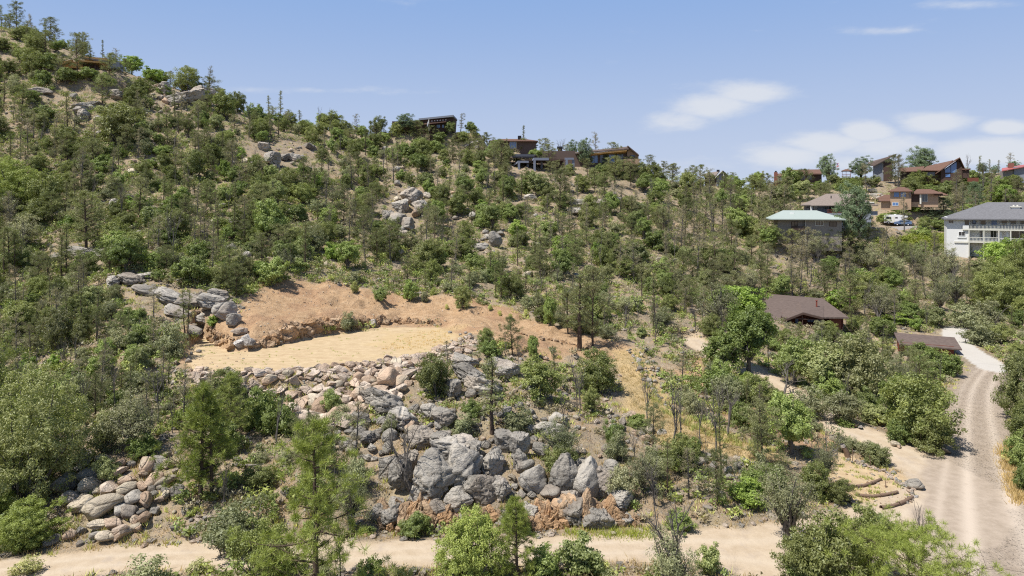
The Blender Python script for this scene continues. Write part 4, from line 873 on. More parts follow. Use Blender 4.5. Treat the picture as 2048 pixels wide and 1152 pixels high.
# stone embankment that holds up the pad
x, y, z = ground(620, 790)
EMB = parent_empty('stone_embankment', x, y, z, 'long sloping embankment of stacked pinkish-tan stones holding up the dirt pad', 'stone embankment')
E1 = [(372,742),(430,745),(560,743),(700,729),(830,712),(905,690),(935,672),(965,690),(930,712),(855,738),(815,770),(800,800),(715,832),(690,850),(640,862),(600,850),(560,815),(490,790),(430,772),(385,765)]
st = scatter(E1, 420, lambda px, py, f: (0.36+0.30*max(0, min(1, (py-725)/80)))*(0.72+0.6*rng.random())*(1-0.55*f), 0.74, 16000)
st.sort(key=lambda q: -q[3]/q[1]); extra = []
for i, (x, y, z, r, px, py) in enumerate(st):
    if i >= 296: extra.append((x, y, z, r)); continue
    o = stone('stone', STONES['granite_pink'][int(rng.integers(10))] if rng.random() < .90 else STONES['granite_tan'][int(rng.integers(7))], (x, y, z+r*0.22), r*3.0, EMB)
    sub(o, EMB)
for (px, py, wpx) in [(778,762,44),(645,800,40),(758,735,26),(800,748,26),(760,755,30),(690,810,30),(735,770,36)]:
    pass

def tmpl(sub_, seed):
    g = np.random.default_rng(seed); bm = bmesh.new(); bmesh.ops.create_icosphere(bm, subdivisions=1, radius=1.0) if sub_ else bmesh.ops.create_cone(bm, segments=4, radius1=1, radius2=0, depth=1)
    V = np.array([v.co[:] for v in bm.verts]); Fc = np.array([[v.index for v in f.verts] for f in bm.faces if len(f.verts) == 3]); bm.free()
    for i in range(4):
        n = unit(g.normal(0, 1, 3)); V -= n*np.maximum(0, V@n-0.5-0.3*g.random())[:, None]
    return V*(1+g.normal(0, .12, (len(V), 1)))*np.array([1, .85, .65]), Fc
def joined(name, pts, tmpls, mats, smooth=False, kind='stuff', parent=None):
    """pts: list of (x,y,z,r); joins small pebbles into one mesh"""
    Vs, Fs, Ms, n = [], [], [], 0
    for (x, y, z, r) in pts:
        V, Fc = tmpls[int(rng.integers(len(tmpls)))]; a = rng.random()*6.28; c, s_ = math.cos(a), math.sin(a)
        W_ = V@np.array([[c, s_, 0], [-s_, c, 0], [0, 0, 1]])*r*(0.8+.4*rng.random(3))
        Vs.append(W_+np.array([x, y, z])); Fs.append(Fc+n); n += len(V); Ms.append(np.full(len(Fc), rng.integers(len(mats))))
    o = link(name, mesh_np(name, np.concatenate(Vs), np.concatenate(Fs), [M[m] for m in mats], np.concatenate(Ms), smooth), parent); tag(o, kind=kind); return o
TP = [tmpl(1, 500+i) for i in range(10)]
# small stones filling the gaps of the embankment
fill = []
for i in range(900):
    px = 372+rng.random()*590; py = 672+rng.random()*190
    if inpoly(px, py, E1): x, y, z = ground(px, py); fill.append((x, y, z+.03, 0.09+.12*rng.random()))
o = joined('small_stones', [(a, b, c+.05, r) for (a, b, c, r) in extra]+fill, TP, ['granite_pink', 'granite_tan', 'granite']); sub(o, EMB)
o.location = -Vector(EMB.location)

BOULDERS = []
def boulder(px, py, wpx, mat, hk=1.0, label=None, lift=0.20, group=None, name='boulder', pick_=None):
    x, y, z = ground(px, py); s = wpx*y/F*1.32
    m = STONES[mat][int(rng.integers(len(STONES[mat]))) if pick_ is None else pick_]
    o = stone(name, m, (x, y, z+s*lift), (s, s*0.85, s*0.95*hk)); o['category'] = 'boulder'; o['group'] = group or 'boulders on the slopes'
    colour = {'granite': 'grey', 'granite_tan': 'tan', 'granite_pink': 'pinkish', 'rock_orange': 'orange-brown', 'rock_white': 'whitish'}[mat]
    szw = 'large ' if s > 1.5 else ('small ' if s < 0.7 else '')
    if label: o['label'] = label
    BOULDERS.append((o, f'{szw}{colour} boulder', px, py, s, label)); OCC.append((x, y, s*.4)); return o
# named boulders
for a in [(216,990,46,'granite_pink',1.0,'large boulder with a split orange face in the middle of the boulder pile'),(204,1032,66,'granite_tan',.8,'long flat-topped tan boulder across the lower boulder pile'),
          (257,1034,38,'granite',1.0,'round pale grey boulder in the lower boulder pile'),(228,1056,38,'granite_pink',1.0,'pinkish boulder leaning at the bottom of the boulder pile'),(246,1074,36,'granite_pink',1.1,'orange-sided block, lowest of the boulder pile'),
          (213,1082,32,'granite_tan',.8,'olive egg-shaped boulder beside the bottom road'),(160,1020,40,'granite_tan',.8,'olive-tan block left of the long flat boulder'),(128,982,52,'granite',1.1,'big shaded grey boulder under the big juniper'),
          (145,1005,36,'granite',1.0,'shaded blue-grey boulder below the big shaded one'),(80,1082,42,'granite_tan',.9,'round tan boulder under the low yellow-green juniper'),(104,1088,26,'granite',.9,'smaller round boulder right of the tan one at the lower left'),
          (182,962,40,'granite',.8,None),(255,970,38,'granite_tan',.6,None),(255,985,34,'granite_tan',.8,None),(285,980,24,'granite_tan',.9,None),(318,930,30,'granite',.8,'tall leaning grey block at the top of the boulder pile'),(308,970,38,'granite_tan',.8,None),(330,972,36,'granite_tan',.6,None),
          (355,992,30,'granite',1.2,'mossy upright boulder right of the boulder pile'),(268,1005,38,'granite',.8,None),(290,1040,26,'granite_tan',1.0,None),(172,1005,26,'granite_tan',.7,None),(242,948,34,'granite_pink',.6,None),(208,928,30,'granite',.7,None),(172,918,30,'granite',.8,None),(168,935,34,'granite',.6,None),
          (778,768,46,'granite_tan',1.15,'big square tan boulder above the cracked slab'),(646,808,38,'granite_pink',.9,None),(926,888,30,'granite',1.1,'round grey boulder on top of the big grey outcrop'),(1064,788,28,'granite',1.0,None),
          (1020,875,24,'granite',1.1,None),(1062,865,24,'granite',.9,None),(968,895,20,'granite',1,None),(1830,975,30,'granite',.8,'large pale boulder at the tip of the terraced garden'),(1659,821,13,'granite',1.1,None),(1675,816,18,'granite_tan',.6,None),
          (1790,893,18,'granite_tan',.8,None),(1798,896,10,'rock_white',.9,None),(1710,853,16,'granite_tan',.6,None),(1722,858,14,'rock_white',.5,None),(1890,908,24,'granite',.4,'flat pale rock at the edge of the gravel road'),(1900,745,14,'granite',.7,None),(1978,690,16,'granite',.9,None),(2012,630,14,'granite',.9,None),
          (1322,525,20,'granite',.9,'round grey boulder above the small forks of the hillside'),(1345,528,18,'granite',.7,None),(1935,632,18,'granite',.8,None),(1925,650,26,'granite',.7,'pale grey boulder between shrubs above the driveway'),(1455,945,18,'granite',1,None),(1458,958,16,'granite',.9,None),(1405,925,18,'granite',.9,None),(1395,935,22,'granite',.8,None)]:
    boulder(*a)
def fillb(poly, n, lo, hi, mats, gap=0.78, lift=.18, tries=5000, fr=.6):
    for (x, y, z, r, px, py) in scatter(poly, n, lambda a, b, f: (lo+(hi-lo)*rng.random()**2)/2*(1-.4*f), gap, tries):
        if not free(x, y, r*fr): continue
        boulder(px, py, r*2*F/y, mats[int(rng.integers(len(mats)))], 0.75+.4*rng.random(), lift=lift)
fillb([(150,915),(240,905),(335,905),(352,985),(318,1020),(290,1068),(240,1092),(205,1092),(190,1050),(150,1040),(120,1020),(130,960)], 120, .65, 1.35, ['granite_tan', 'granite', 'granite_tan', 'granite_pink'], gap=.72, fr=.15)
fillb([(60,1080),(150,1030),(200,1080),(150,1100),(90,1108)], 12, .35, .8, ['granite_tan', 'granite'])
fillb([(370,1000),(430,1010),(400,1060),(350,1070),(340,1030)], 10, .3, .7, ['granite_pink', 'granite'])
fillb([(640,870),(690,850),(745,860),(780,900),(745,925),(690,905),(650,890)], 34, .5, 1.2, ['granite'])
fillb([(740,800),(900,810),(1000,850),(1240,860),(1300,940),(1200,960),(1060,900),(760,880)], 60, .4, 1.2, ['granite', 'granite', 'granite_tan'])
fillb([(730,840),(830,850),(960,860),(1080,850),(1090,900),(1000,900),(930,900),(780,890)], 40, .5, 1.3, ['granite', 'granite', 'granite_tan'])
fillb([(880,780),(1000,775),(1110,810),(1140,850),(1060,870),(940,850)], 26, .5, 1.1, ['granite'])
fillb([(1195,815),(1250,820),(1330,875),(1300,890),(1230,870)], 24, .5, .95, ['granite', 'granite_tan'])
fillb([(930,700),(1100,720),(1110,760),(1010,745),(930,730)], 26, .35, .9, ['granite', 'granite_pink'])
fillb([(900,665),(975,670),(1010,700),(960,700),(900,690)], 30, .25, .6, ['granite_pink', 'granite'])
fillb([(1255,700),(1290,700),(1330,760),(1330,790),(1300,780)], 24, .3, .8, ['granite', 'rock_white'])
fillb([(1340,900),(1500,930),(1480,1000),(1360,980)], 16, .4, 1.0, ['granite'])
fillb([(1020,920),(1130,900),(1100,1000),(1020,990)], 18, .6, 1.4, ['granite'])
fillb([(385,690),(430,745),(385,790),(320,770),(330,700)], 22, .3, .8, ['granite', 'granite_pink'])
fillb([(60,760),(200,700),(330,720),(340,800),(180,900)], 16, .3, .8, ['granite', 'granite_tan'])
fillb([(455,120+210),(600,290),(640,360),(520,380)], 10, .8, 2.0, ['granite'])
fillb([(230,180),(300,165),(420,190),(300,240)], 34, .8, 2.0, ['granite_tan', 'granite_pink'], 1.0)
fillb([(0,210),(200,180),(260,300),(60,300)], 16, .8, 2.0, ['granite'])
fillb([(200,330),(600,290),(760,520),(500,560),(250,480)], 50, .7, 1.8, ['granite', 'granite_tan'], 1.0)
fillb([(700,300),(980,300),(1050,480),(800,520)], 50, .7, 2.2, ['granite', 'granite_tan'], 1.0)
fillb([(960,330),(1320,370),(1450,600),(1050,560)], 44, .6, 1.7, ['granite', 'granite_tan'], 1.0)
fillb([(1350,420),(1700,500),(1650,600),(1380,600)], 16, .6, 1.5, ['granite'], 1.0)
fillb([(1650,380),(1760,370),(1770,410),(1690,400)], 14, 1.2, 3.0, ['granite_tan'], .8)
fillb([(1850,590),(1990,590),(2030,640),(1900,650)], 12, .5, 1.2, ['granite'])

# outcrops: each one a mass of big blocks
def outcrop(name, label, blocks, meshes, cat='rock outcrop', child='rock_block', zk=1.0, mats=None):
    bx, by, _ = blocks[0][:3]; x, y, z = ground(bx, by); e = parent_empty(name, x, y, z, label, cat)
    for b in blocks:
        px, py, wpx, hpx = b[:4]; rot = b[4] if len(b) > 4 else (0, 0, rng.random()*6.28); dep = b[5] if len(b) > 5 else 0.85
        X, Y, Z = ground(px, py); s = Y/F
        m = meshes[int(rng.integers(len(meshes)))]
        o = link(child, m); o.location = (X, Y+wpx*s*dep*0.22, Z+hpx*s*0.34*zk); o.rotation_euler = rot
        o.scale = (wpx*s*0.98, wpx*s*dep*.95, hpx*s*1.15)
        sub(o, e); OCC.append((X, Y, wpx*s*.42))
    return e
R_ = math.radians
def rr(a=0, b=0, c=None): return (R_(a), R_(b), R_(c) if c is not None else rng.random()*6.28)
outcrop('granite_outcrop', 'biggest grey granite outcrop, rising above the bottom road left of centre', [(865,1010,120,130,rr(-12,8,10),.9),(930,985,105,120,rr(-10,-10,40),.9),(900,930,110,80,rr(-8,5,20)),(800,985,60,90,rr(0,-8,80)),(815,945,48,62,rr(5,0,10)),(775,960,50,70,rr(0,10,0)),(985,960,70,85,rr(0,0,60)),(840,900,90,50,rr(0,6,0)),
        (960,1010,70,80,rr(0,0,30)),(915,1030,80,60,rr(0,0,0)),(870,1045,60,50,rr(0,0,0)),(1000,1000,46,60,rr()),(880,895,60,40,rr()),(945,925,60,50,rr())], BIG)
outcrop('fractured_outcrop', 'fractured grey outcrop with orange foot, right of the biggest outcrop', [(1130,1000,85,110,rr(0,10,0)),(1175,995,80,100,rr(0,-12,50)),(1065,985,62,70,rr(0,0,20)),(1075,965,54,40,rr(0,5,70)),(1215,1000,66,80,rr(0,-20,10)),(1040,940,40,50,rr()),(1240,1025,60,50,rr(0,-10,0)),(1085,920,44,44,rr()),(1010,905,52,60,rr(0,0,10)),(1040,915,46,70,rr(0,0,50)),(1150,960,60,60,rr())], BIG+BIGP)
outcrop('cracked_slab', 'long sloping cracked grey slab below the right end of the embankment', [(765,835,95,62,rr(-25,24,0),1.2),(800,865,90,56,rr(-20,24,20),1.2),(745,815,60,50,rr(-15,20,10)),(840,880,50,30,rr(0,20,0)),(720,850,50,26,rr(0,10,0)),(690,900,36,30,rr()),(735,890,46,30,rr())], BIG)
outcrop('smooth_slabs', 'smooth grey slabs sloping down to the right of the upright juniper', [(935,770,80,50,rr(-15,25,0),1.2),(965,795,80,46,rr(-15,25,20),1.2),(925,735,70,30,rr(-10,20,0)),(1010,760,60,50,rr(-10,20,0)),(905,800,50,50,rr()),(990,745,50,36,rr(0,20,0)),(1100,870,60,30,rr()),(1120,850,60,26,rr()),(885,855,60,50,rr(0,0,0)),(855,845,50,50,rr())], BIG)
outcrop('grey_ledge', 'long grey ledge running down to the left corner of the dirt pad', [(420,625,70,42,rr(0,18,10)),(445,640,52,52,rr(0,10,30)),(375,618,80,34,rr(0,20,10)),(330,605,80,30,rr(0,18,0)),(295,590,70,26,rr(0,15,0)),(255,570,60,30,rr(0,12,0)),(225,575,46,30,rr()),(400,655,60,36,rr(0,15,0)),(350,635,60,26,rr(0,20,0)),(465,655,30,36,rr()),(435,600,50,24,rr(0,15,0)),(290,560,50,20,rr()),(380,670,44,22,rr(0,15,0))], BIG+BIGP)
outcrop('pale_slab', 'smooth pale granite slab among bushes at the far left', [(150,515,80,30,rr(0,8,0),.9),(200,520,56,26,rr(0,15,0),.9),(110,520,46,20,rr(0,-8,0),.9)], BIG)
outcrop('overhanging_rock', 'big overhanging grey rock below the summit with rusty underside', [(365,205,90,40,rr(0,-14,0)),(345,212,50,26,rr(0,-20,0)),(395,205,50,46,rr(0,20,0)),(412,195,36,34,rr()),(325,190,36,36,rr())], BIG)
outcrop('pale_boulders', 'pale rounded boulders below the golden house', [(165,220,50,22,rr()),(190,215,40,18,rr()),(165,240,40,30,rr()),(230,200,40,30,rr()),(150,230,30,24,rr()),(72,190,50,22,rr())], BIG+BIGP)
outcrop('hill_boulders', 'broad pale boulders high on the middle of the left hill', [(540,330,52,36,rr()),(565,320,40,20,rr()),(525,300,30,24,rr()),(505,335,30,30,rr()),(585,322,30,22,rr()),(620,300,30,20,rr()),(480,310,24,16,rr())], BIG+BIGP)
outcrop('jagged_outcrop', 'jagged grey outcrop standing in the middle of the hillside', [(820,410,50,50,rr(0,-20,0)),(800,425,40,40,rr(0,-10,0)),(840,430,44,44,rr()),(790,455,46,40,rr(0,10,0)),(815,465,50,40,rr()),(835,398,34,20,rr()),(800,480,36,30,rr()),(775,440,30,30,rr())], BIG+BIGP)
outcrop('split_slab', 'pale split slab tilted to the right on the middle hillside', [(990,495,34,44,rr(0,-25,0)),(960,500,40,20,rr(0,0,0)),(1045,487,24,24,rr()),(1000,470,24,12,rr()),(975,480,24,16,rr())], BIGP)
outcrop('small_ridge_rocks', 'leaning pale slabs just below the ridge right of the dark house', [(940,290,18,10,rr(0,-30,0)),(952,288,16,10,rr(0,-30,0)),(932,296,14,8,rr(0,-20,0)),(955,298,14,12,rr())], BIGP)
outcrop('shaded_ledge', 'low dark-seamed ledge in the shade below the deck house', [(1160,395+18,60,20,rr(0,0,0)),(1200,412,50,18,rr(0,0,0)),(1150,430,50,20,rr()),(1240,405,40,16,rr()),(1060,400,30,16,rr())], BIGP)
outcrop('skyline_rocks', 'stack of flat pale rocks on the right hill left of the tan house', [(1745,385,24,12,rr(0,0,0)),(1755,395,24,12,rr(0,0,0)),(1735,375,18,8,rr(0,0,0)),(1770,400,18,14,rr()),(1665,398,24,12,rr()),(1630,372,16,8,rr())], BIGP)

# cut banks: orange broken rock behind the pad and above the bottom road
def bank(name, label, line, n, hk, meshes, child='rock', wmul=1.0, rand=0.35):
    x, y, z = ground(line[0][0], line[0][1]); e = parent_empty(name, x, y, z, label, 'rock bank')
    L = np.array(line, float); tt = np.linspace(0, len(L)-1.001, n)
    for q in tt:
        i = int(q); f = q-i; px, py, h = L[i]*(1-f)+L[i+1]*f
        for lay in range(2 if h > 16 else 1):
            pyy = py-lay*h*0.55-rng.random()*h*0.25; X, Y, Z = ground(px+rng.normal(0, 4), pyy); s = Y/F
            w = h*s*(0.55+.5*rng.random())*wmul/(1.2 if h > 16 else 1); m = meshes[int(rng.integers(len(meshes)))]
            o = link(child, m); o.location = (X, Y+w*0.15, Z+h*s*0.10); o.rotation_euler = (rng.normal(0.15, .2), rng.normal(0, rand), rng.random()*6.28)
            o.scale = (w, w*.9, h*s*(0.75+.4*rng.random())*hk/(1.3 if h > 16 else 1)); sub(o, e)
    return e
def carved(name, label, line, n, meshes, wk, hk, child='rock_face'):
    x, y, z = ground(line[0][0], line[0][1]); e = parent_empty(name, x, y, z, label, 'rock bank'); L = np.array(line, float)
    for q in np.linspace(0, len(L)-1.001, n):
        i = int(q); f = q-i; px, py, h = L[i]*(1-f)+L[i+1]*f; X, Y, Z = ground(px+rng.normal(0, 5), py-h*0.35*rng.random()); s = Y/F
        o = link(child, meshes[int(rng.integers(len(meshes)))]); H_ = h*s*hk*(.8+.5*rng.random()); w = h*s*wk*(.7+.7*rng.random())
        o.location = (X, Y+w*.30, Z+H_*.12); o.rotation_euler = (rng.normal(-.12, .12), rng.normal(0, .22), rng.random()*6.28); o.scale = (w, w*.9, H_); sub(o, e)
    return e
carved('cut_bank', 'low wall of broken orange rock cut behind the dirt pad', [(512,700,24),(560,686,32),(600,674,34),(650,661,30),(700,656,26),(760,652,20),(820,649,14),(870,650,8)], 84, BIGO, 1.25, 1.15)
bank('cut_bank_corner', 'orange broken rock at the left corner of the dirt pad', [(418,680,30),(432,694,34),(455,690,20),(500,700,22)], 22, 1.0, STONES['rock_orange'])
for a in [(478,694,26,'rock_white',1.0,'white rock at the left end of the pad cut'),(500,695,30,'rock_white',1.0,'white streaked block beside the first white rock at the pad'),(490,682,22,'rock_white',.9,None),(478,668,26,'granite_pink',.9,None),(460,700,24,'rock_orange',.8,None),(745,652,20,'granite',1.0,'grey block set in the orange pad cut')]: boulder(*a)
carved('road_bank', 'steep broken orange and brown rock bank above the bottom road', [(752,1058,50),(790,1060,84),(830,1064,90),(870,1064,70),(930,1062,46),(1000,1060,48),(1050,1064,66),(1090,1066,92),(1130,1066,104),(1180,1064,96),(1230,1060,56),(1280,1054,34)], 110, BIGO+BIGO+STONES['rock_orange']+BIG[:2], .60, .85)
bank('lower_kerb_rocks', 'row of small stones along the near edge of the bottom road', [(690,1148,9),(800,1146,9),(950,1144,9),(1100,1142,10),(1240,1140,11),(1330,1140,10)], 90, 1.0, STONES['granite_tan']+STONES['granite_pink'][:3], wmul=1.3)
bank('track_bank_rocks', 'low orange rock bank below the right end of the bare slope', [(1045,670,10),(1090,682,14),(1140,690,12),(1180,700,10),(1210,712,10)], 34, 1.0, STONES['rock_orange'], wmul=1.2)
bank('garden_stones', 'curved stone border along the upper edge of the terraced garden', [(1700,922,12),(1730,935,14),(1765,945,14),(1795,965,16),(1825,985,14),(1822,1008,12)], 44, .8, STONES['granite_pink']+STONES['granite'][:2]+STONES['rock_white'], wmul=1.2)
bank('garden_rubble', 'spill of pale broken stones at the lower left of the terraced garden', [(1660,960,10),(1680,990,12),(1700,1005,12),(1715,1012,10)], 36, .7, STONES['granite_pink'], wmul=1.3)
bank('straw_strip_stones', 'line of pale stones edging the straw-coloured strip', [(1258,700,8),(1275,730,9),(1295,765,10),(1318,795,10),(1345,822,10)], 44, .8, STONES['granite']+STONES['rock_white'], wmul=1.2)
bi = [(o, ph, px, py, s) for (o, ph, px, py, s, lab) in BOULDERS if not lab]
bi.sort(key=lambda q: -q[4]/q[0].location.y); named = len(BOULDERS)-len(bi); lim = 285-named
rest = []
for q in bi[lim:]:
    o = q[0]; rest.append((*o.location, q[4]*.5)); bpy.data.objects.remove(o)
BLABEL = bi[:lim]
TPR = []
for m_ in STONES['granite'][:6]:
    pass
joined('small_boulders', rest, [tmpl(1, 520+i) for i in range(8)], ['granite', 'granite_tan', 'granite'], smooth=True)
# ------------------------------------------------------------------ houses
class House:
    """parts are given in picture units on the house front (distance D), turned into metres; y is metres behind the front"""
    def __init__(s, name, px, py, D, label, cat='house', yaw=0.0):
        s.D = D; s.k = D/F; s.px = px; s.py = py; th = math.atan((px-1024)/F)*0.92; s.kx = s.k*math.cos(th)
        s.root = link(name, None, None, ((px-1024)*s.k, D, CAMZ-(py-HOR)*s.k), math.radians(yaw)-th); tag(s.root, label, cat)
        s.root.empty_display_size = 1
    def X(s, px): return (px-s.px)*s.kx
    def Z(s, py): return (s.py-py)*s.k
    def mesh(s, name, V, Fc, mat, parent=None, label=None):
        me = bpy.data.meshes.new(name); me.from_pydata([tuple(v) for v in V], [], Fc); me.materials.append(M[mat]); me.update()
        bm = bmesh.new(); bm.from_mesh(me); bmesh.ops.recalc_face_normals(bm, faces=bm.faces); bm.to_mesh(me); bm.free()
        o = link(name, me, parent or s.root)
        if label: o['label'] = label
        return o
    def boxm(s, name, x0, x1, y0, y1, z0, z1, mat, parent=None, label=None):
        V = [(x, y, z) for x in (x0, x1) for y in (y0, y1) for z in (z0, z1)]
        return s.mesh(name, V, [(0, 1, 3, 2), (4, 6, 7, 5), (0, 4, 5, 1), (2, 3, 7, 6), (0, 2, 6, 4), (1, 5, 7, 3)], mat, parent, label)
    def box(s, name, pxa, pxb, pya, pyb, y0, y1, mat, parent=None, label=None):
        return s.boxm(name, s.X(pxa), s.X(pxb), y0, y1, s.Z(pyb), s.Z(pya), mat, parent, label)
    def window(s, pxa, pxb, pya, pyb, y=0.0, glass='glass', frame='offwhite', n=1, name='window', fw=0.09):
        x0, x1, z0, z1 = s.X(pxa), s.X(pxb), s.Z(pyb), s.Z(pya); V = []; Fc = []
        def bx(a, b, c, d):
            i = len(V); V.extend([(x, yy, z) for x in (a, b) for yy in (y-0.06, y+0.05) for z in (c, d)])
            Fc.extend([tuple(i+j for j in f) for f in [(0, 1, 3, 2), (4, 6, 7, 5), (0, 4, 5, 1), (2, 3, 7, 6), (0, 2, 6, 4), (1, 5, 7, 3)]])
        bx(x0, x0+fw, z0, z1); bx(x1-fw, x1, z0, z1); bx(x0+fw, x1-fw, z0, z0+fw); bx(x0+fw, x1-fw, z1-fw, z1)
        for i in range(1, n): xm = x0+(x1-x0)*i/n; bx(xm-fw*.35, xm+fw*.35, z0+fw, z1-fw)
        w = s.mesh(name, V, Fc, frame)
        s.boxm('pane', x0+fw*.6, x1-fw*.6, y-0.03, y+0.03, z0+fw*.6, z1-fw*.6, glass, w); return w
    def gable_x(s, name, x0, x1, y0, y1, ze, zr, mat, th=0.22, yr=None):
        """ridge runs along x"""
        ym = (y0+y1)/2 if yr is None else yr; P_ = []
        for x in (x0, x1): P_ += [(x, y0, ze), (x, ym, zr), (x, y1, ze), (x, y1, ze-th), (x, ym, zr-th), (x, y0, ze-th)]
        Fc = [(0, 6, 7, 1), (1, 7, 8, 2), (2, 8, 9, 3), (3, 9, 10, 4), (4, 10, 11, 5), (5, 11, 6, 0), (0, 1, 4, 5), (1, 2, 3, 4), (6, 11, 10, 7), (7, 10, 9, 8)]
        return s.mesh(name, P_, Fc, mat)
    def gable_y(s, name, x0, x1, y0, y1, ze, zr, mat, th=0.22, xr=None, ze2=None):
        xm = (x0+x1)/2 if xr is None else xr; z2 = ze if ze2 is None else ze2; P_ = []
        for y in (y0, y1): P_ += [(x0, y, ze), (xm, y, zr), (x1, y, z2), (x1, y, z2-th), (xm, y, zr-th), (x0, y, ze-th)]
        Fc = [(0, 6, 7, 1), (1, 7, 8, 2), (2, 8, 9, 3), (3, 9, 10, 4), (4, 10, 11, 5), (5, 11, 6, 0), (0, 1, 4, 5), (1, 2, 3, 4), (6, 11, 10, 7), (7, 10, 9, 8)]
        return s.mesh(name, P_, Fc, mat)
    def tri_y(s, name, x0, x1, y, zb, ze, zr, mat, th=0.3, xr=None, ze2=None):
        """gable wall facing the viewer"""
        xm = (x0+x1)/2 if xr is None else xr; z2 = ze if ze2 is None else ze2
        A = [(x0, zb), (x0, ze), (xm, zr), (x1, z2), (x1, zb)]; n = 5
        V = [(a, y, b) for a, b in A]+[(a, y+th, b) for a, b in A]
        return s.mesh(name, V, [tuple(range(5)), tuple(range(9, 4, -1))]+[(i, (i+1) % n, n+(i+1) % n, n+i) for i in range(n)], mat)
    def hip(s, name, x0, x1, y0, y1, ze, zr, mat, rx0, rx1, ry=None, th=0.2):
        ry = (y0+y1)/2 if ry is None else ry
        V = [(x0, y0, ze), (x1, y0, ze), (x1, y1, ze), (x0, y1, ze), (rx0, ry, zr), (rx1, ry, zr), (x0, y0, ze-th), (x1, y0, ze-th), (x1, y1, ze-th), (x0, y1, ze-th)]
        return s.mesh(name, V, [(0, 1, 5, 4), (1, 2, 5), (2, 3, 4, 5), (3, 0, 4), (0, 6, 7, 1), (1, 7, 8, 2), (2, 8, 9, 3), (3, 9, 6, 0), (6, 9, 8, 7)], mat)
    def slab(s, name, P4, th, mat):
        """sloping slab from four corner points"""
        V = list(P4)+[(a, b, c-th) for a, b, c in P4]
        return s.mesh(name, V, [(0, 1, 2, 3), (7, 6, 5, 4), (0, 4, 5, 1), (1, 5, 6, 2), (2, 6, 7, 3), (3, 7, 4, 0)], mat)
    def rail(s, pxa, pxb, pya, pyb, y, mat, n, name='railing', sub=False):
        x0, x1, z0, z1 = s.X(pxa), s.X(pxb), s.Z(pyb), s.Z(pya); V = []; Fc = []
        def bx(a, b, c, d, t=.04):
            i = len(V); V.extend([(x, yy, z) for x in (a, b) for yy in (y-t, y+t) for z in (c, d)])
            Fc.extend([tuple(i+j for j in f) for f in [(0, 1, 3, 2), (4, 6, 7, 5), (0, 4, 5, 1), (2, 3, 7, 6), (0, 2, 6, 4), (1, 5, 7, 3)]])
        bx(x0, x1, z1-.12, z1, .07); bx(x0, x1, z0+.1, z0+.18)
        for i in range(n+1): xx = x0+(x1-x0)*i/n; bx(xx-.03, xx+.03, z0, z1-.12, .03)
        return s.mesh(name, V, Fc, mat)

# white balcony house
h = House('white_house', 1893, 512, 166, 'white three-storey house with grey hip roof and two long balconies at the right edge', 'house')
h.box('wall', 1893, 1936, 434, 530, 0, 11, 'white'); h.box('wall', 1936, 2110, 434, 530, 2.2, 11.5, 'white')
h.hip('roof', h.X(1888), h.X(2118), -1.0, 13.5, h.Z(437), h.Z(404.5), 'shingle_grey', h.X(1975), h.X(2045), 6.0, .3)
c = h.box('chimney', 2018, 2034, 414, 440, 3.2, 5.2, 'white'); h.box('chimney_cap', 2016, 2036, 412.5, 414.5, 3.0, 5.4, 'offwhite', c)
h.boxm('chimney_pot', h.X(2021), h.X(2024), 3.7, 4.1, h.Z(412.4), h.Z(410), 'offwhite', c); h.boxm('chimney_pot', h.X(2028), h.X(2031), 3.7, 4.1, h.Z(412.4), h.Z(410), 'offwhite', c)
h.window(1896.5, 1907, 440, 446.5, -.02, n=2, frame='white')
for a, b, g in [(1927, 1937.5, 'glass'), (1958.5, 1970, 'glass'), (1979, 1991.5, 'glassblue'), (1998, 2010, 'glass'), (2014, 2026, 'glass'), (2032, 2044, 'glass')]:
    h.window(a, b, 437.6, 450, 2.18 if a > 1935 else -.02, g, 'white')
dr = h.box('door', 1944.5, 1951, 438, 455, 2.12, 2.19, 'bluegrey'); h.box('pane', 1945.7, 1949.8, 440, 446, 2.08, 2.13, 'glassblue', dr)
h.window(1916, 1929, 462.5, 471.5, -.02, n=2, frame='white')
for a, b in [(1957, 1963), (1978, 1990), (2016, 2046)]: h.window(a, b, 460, 478, 2.18, n=2, frame='white')
for a in (1994, 2006): h.box('curtain', a, a+3.5, 460, 480, .35, .45, 'curtain')
h.box('balcony_floor', 1924, 2110, 457, 459.5, -.4, 2.2, 'offwhite'); h.box('balcony_floor', 1935, 2110, 481.5, 484, -.4, 2.2, 'offwhite')
h.rail(1936, 1991, 448.5, 457, -.35, 'offwhite', 22); h.rail(1993, 2110, 446, 457, -.35, 'offwhite', 44); h.box('balcony_panel', 1924, 1935.5, 450, 457, -.4, -.3, 'white')
h.rail(1937, 1963, 473, 481, -.35, 'offwhite', 10); h.rail(1965, 1990, 473, 481, -.35, 'offwhite', 10); h.rail(1993, 2110, 474, 481, -.35, 'offwhite', 44)
for a in (1936, 1964, 1991.5, 2013, 2040, 2066): h.box('post', a-.9, a+.9, 459.6, 481.4, -.38, -.14, 'offwhite'); h.box('post', a-.9, a+.9, 484.1, 530, -.38, -.14, 'offwhite')
h.box('sill', 1914, 1931, 473, 475.5, -.14, -.01, 'white'); h.box('ledge', 1908, 1934, 482, 485, -.2, -.01, 'offwhite')
h.box('chair', 2036, 2040, 452, 457, .6, 1.2, 'blackmetal')

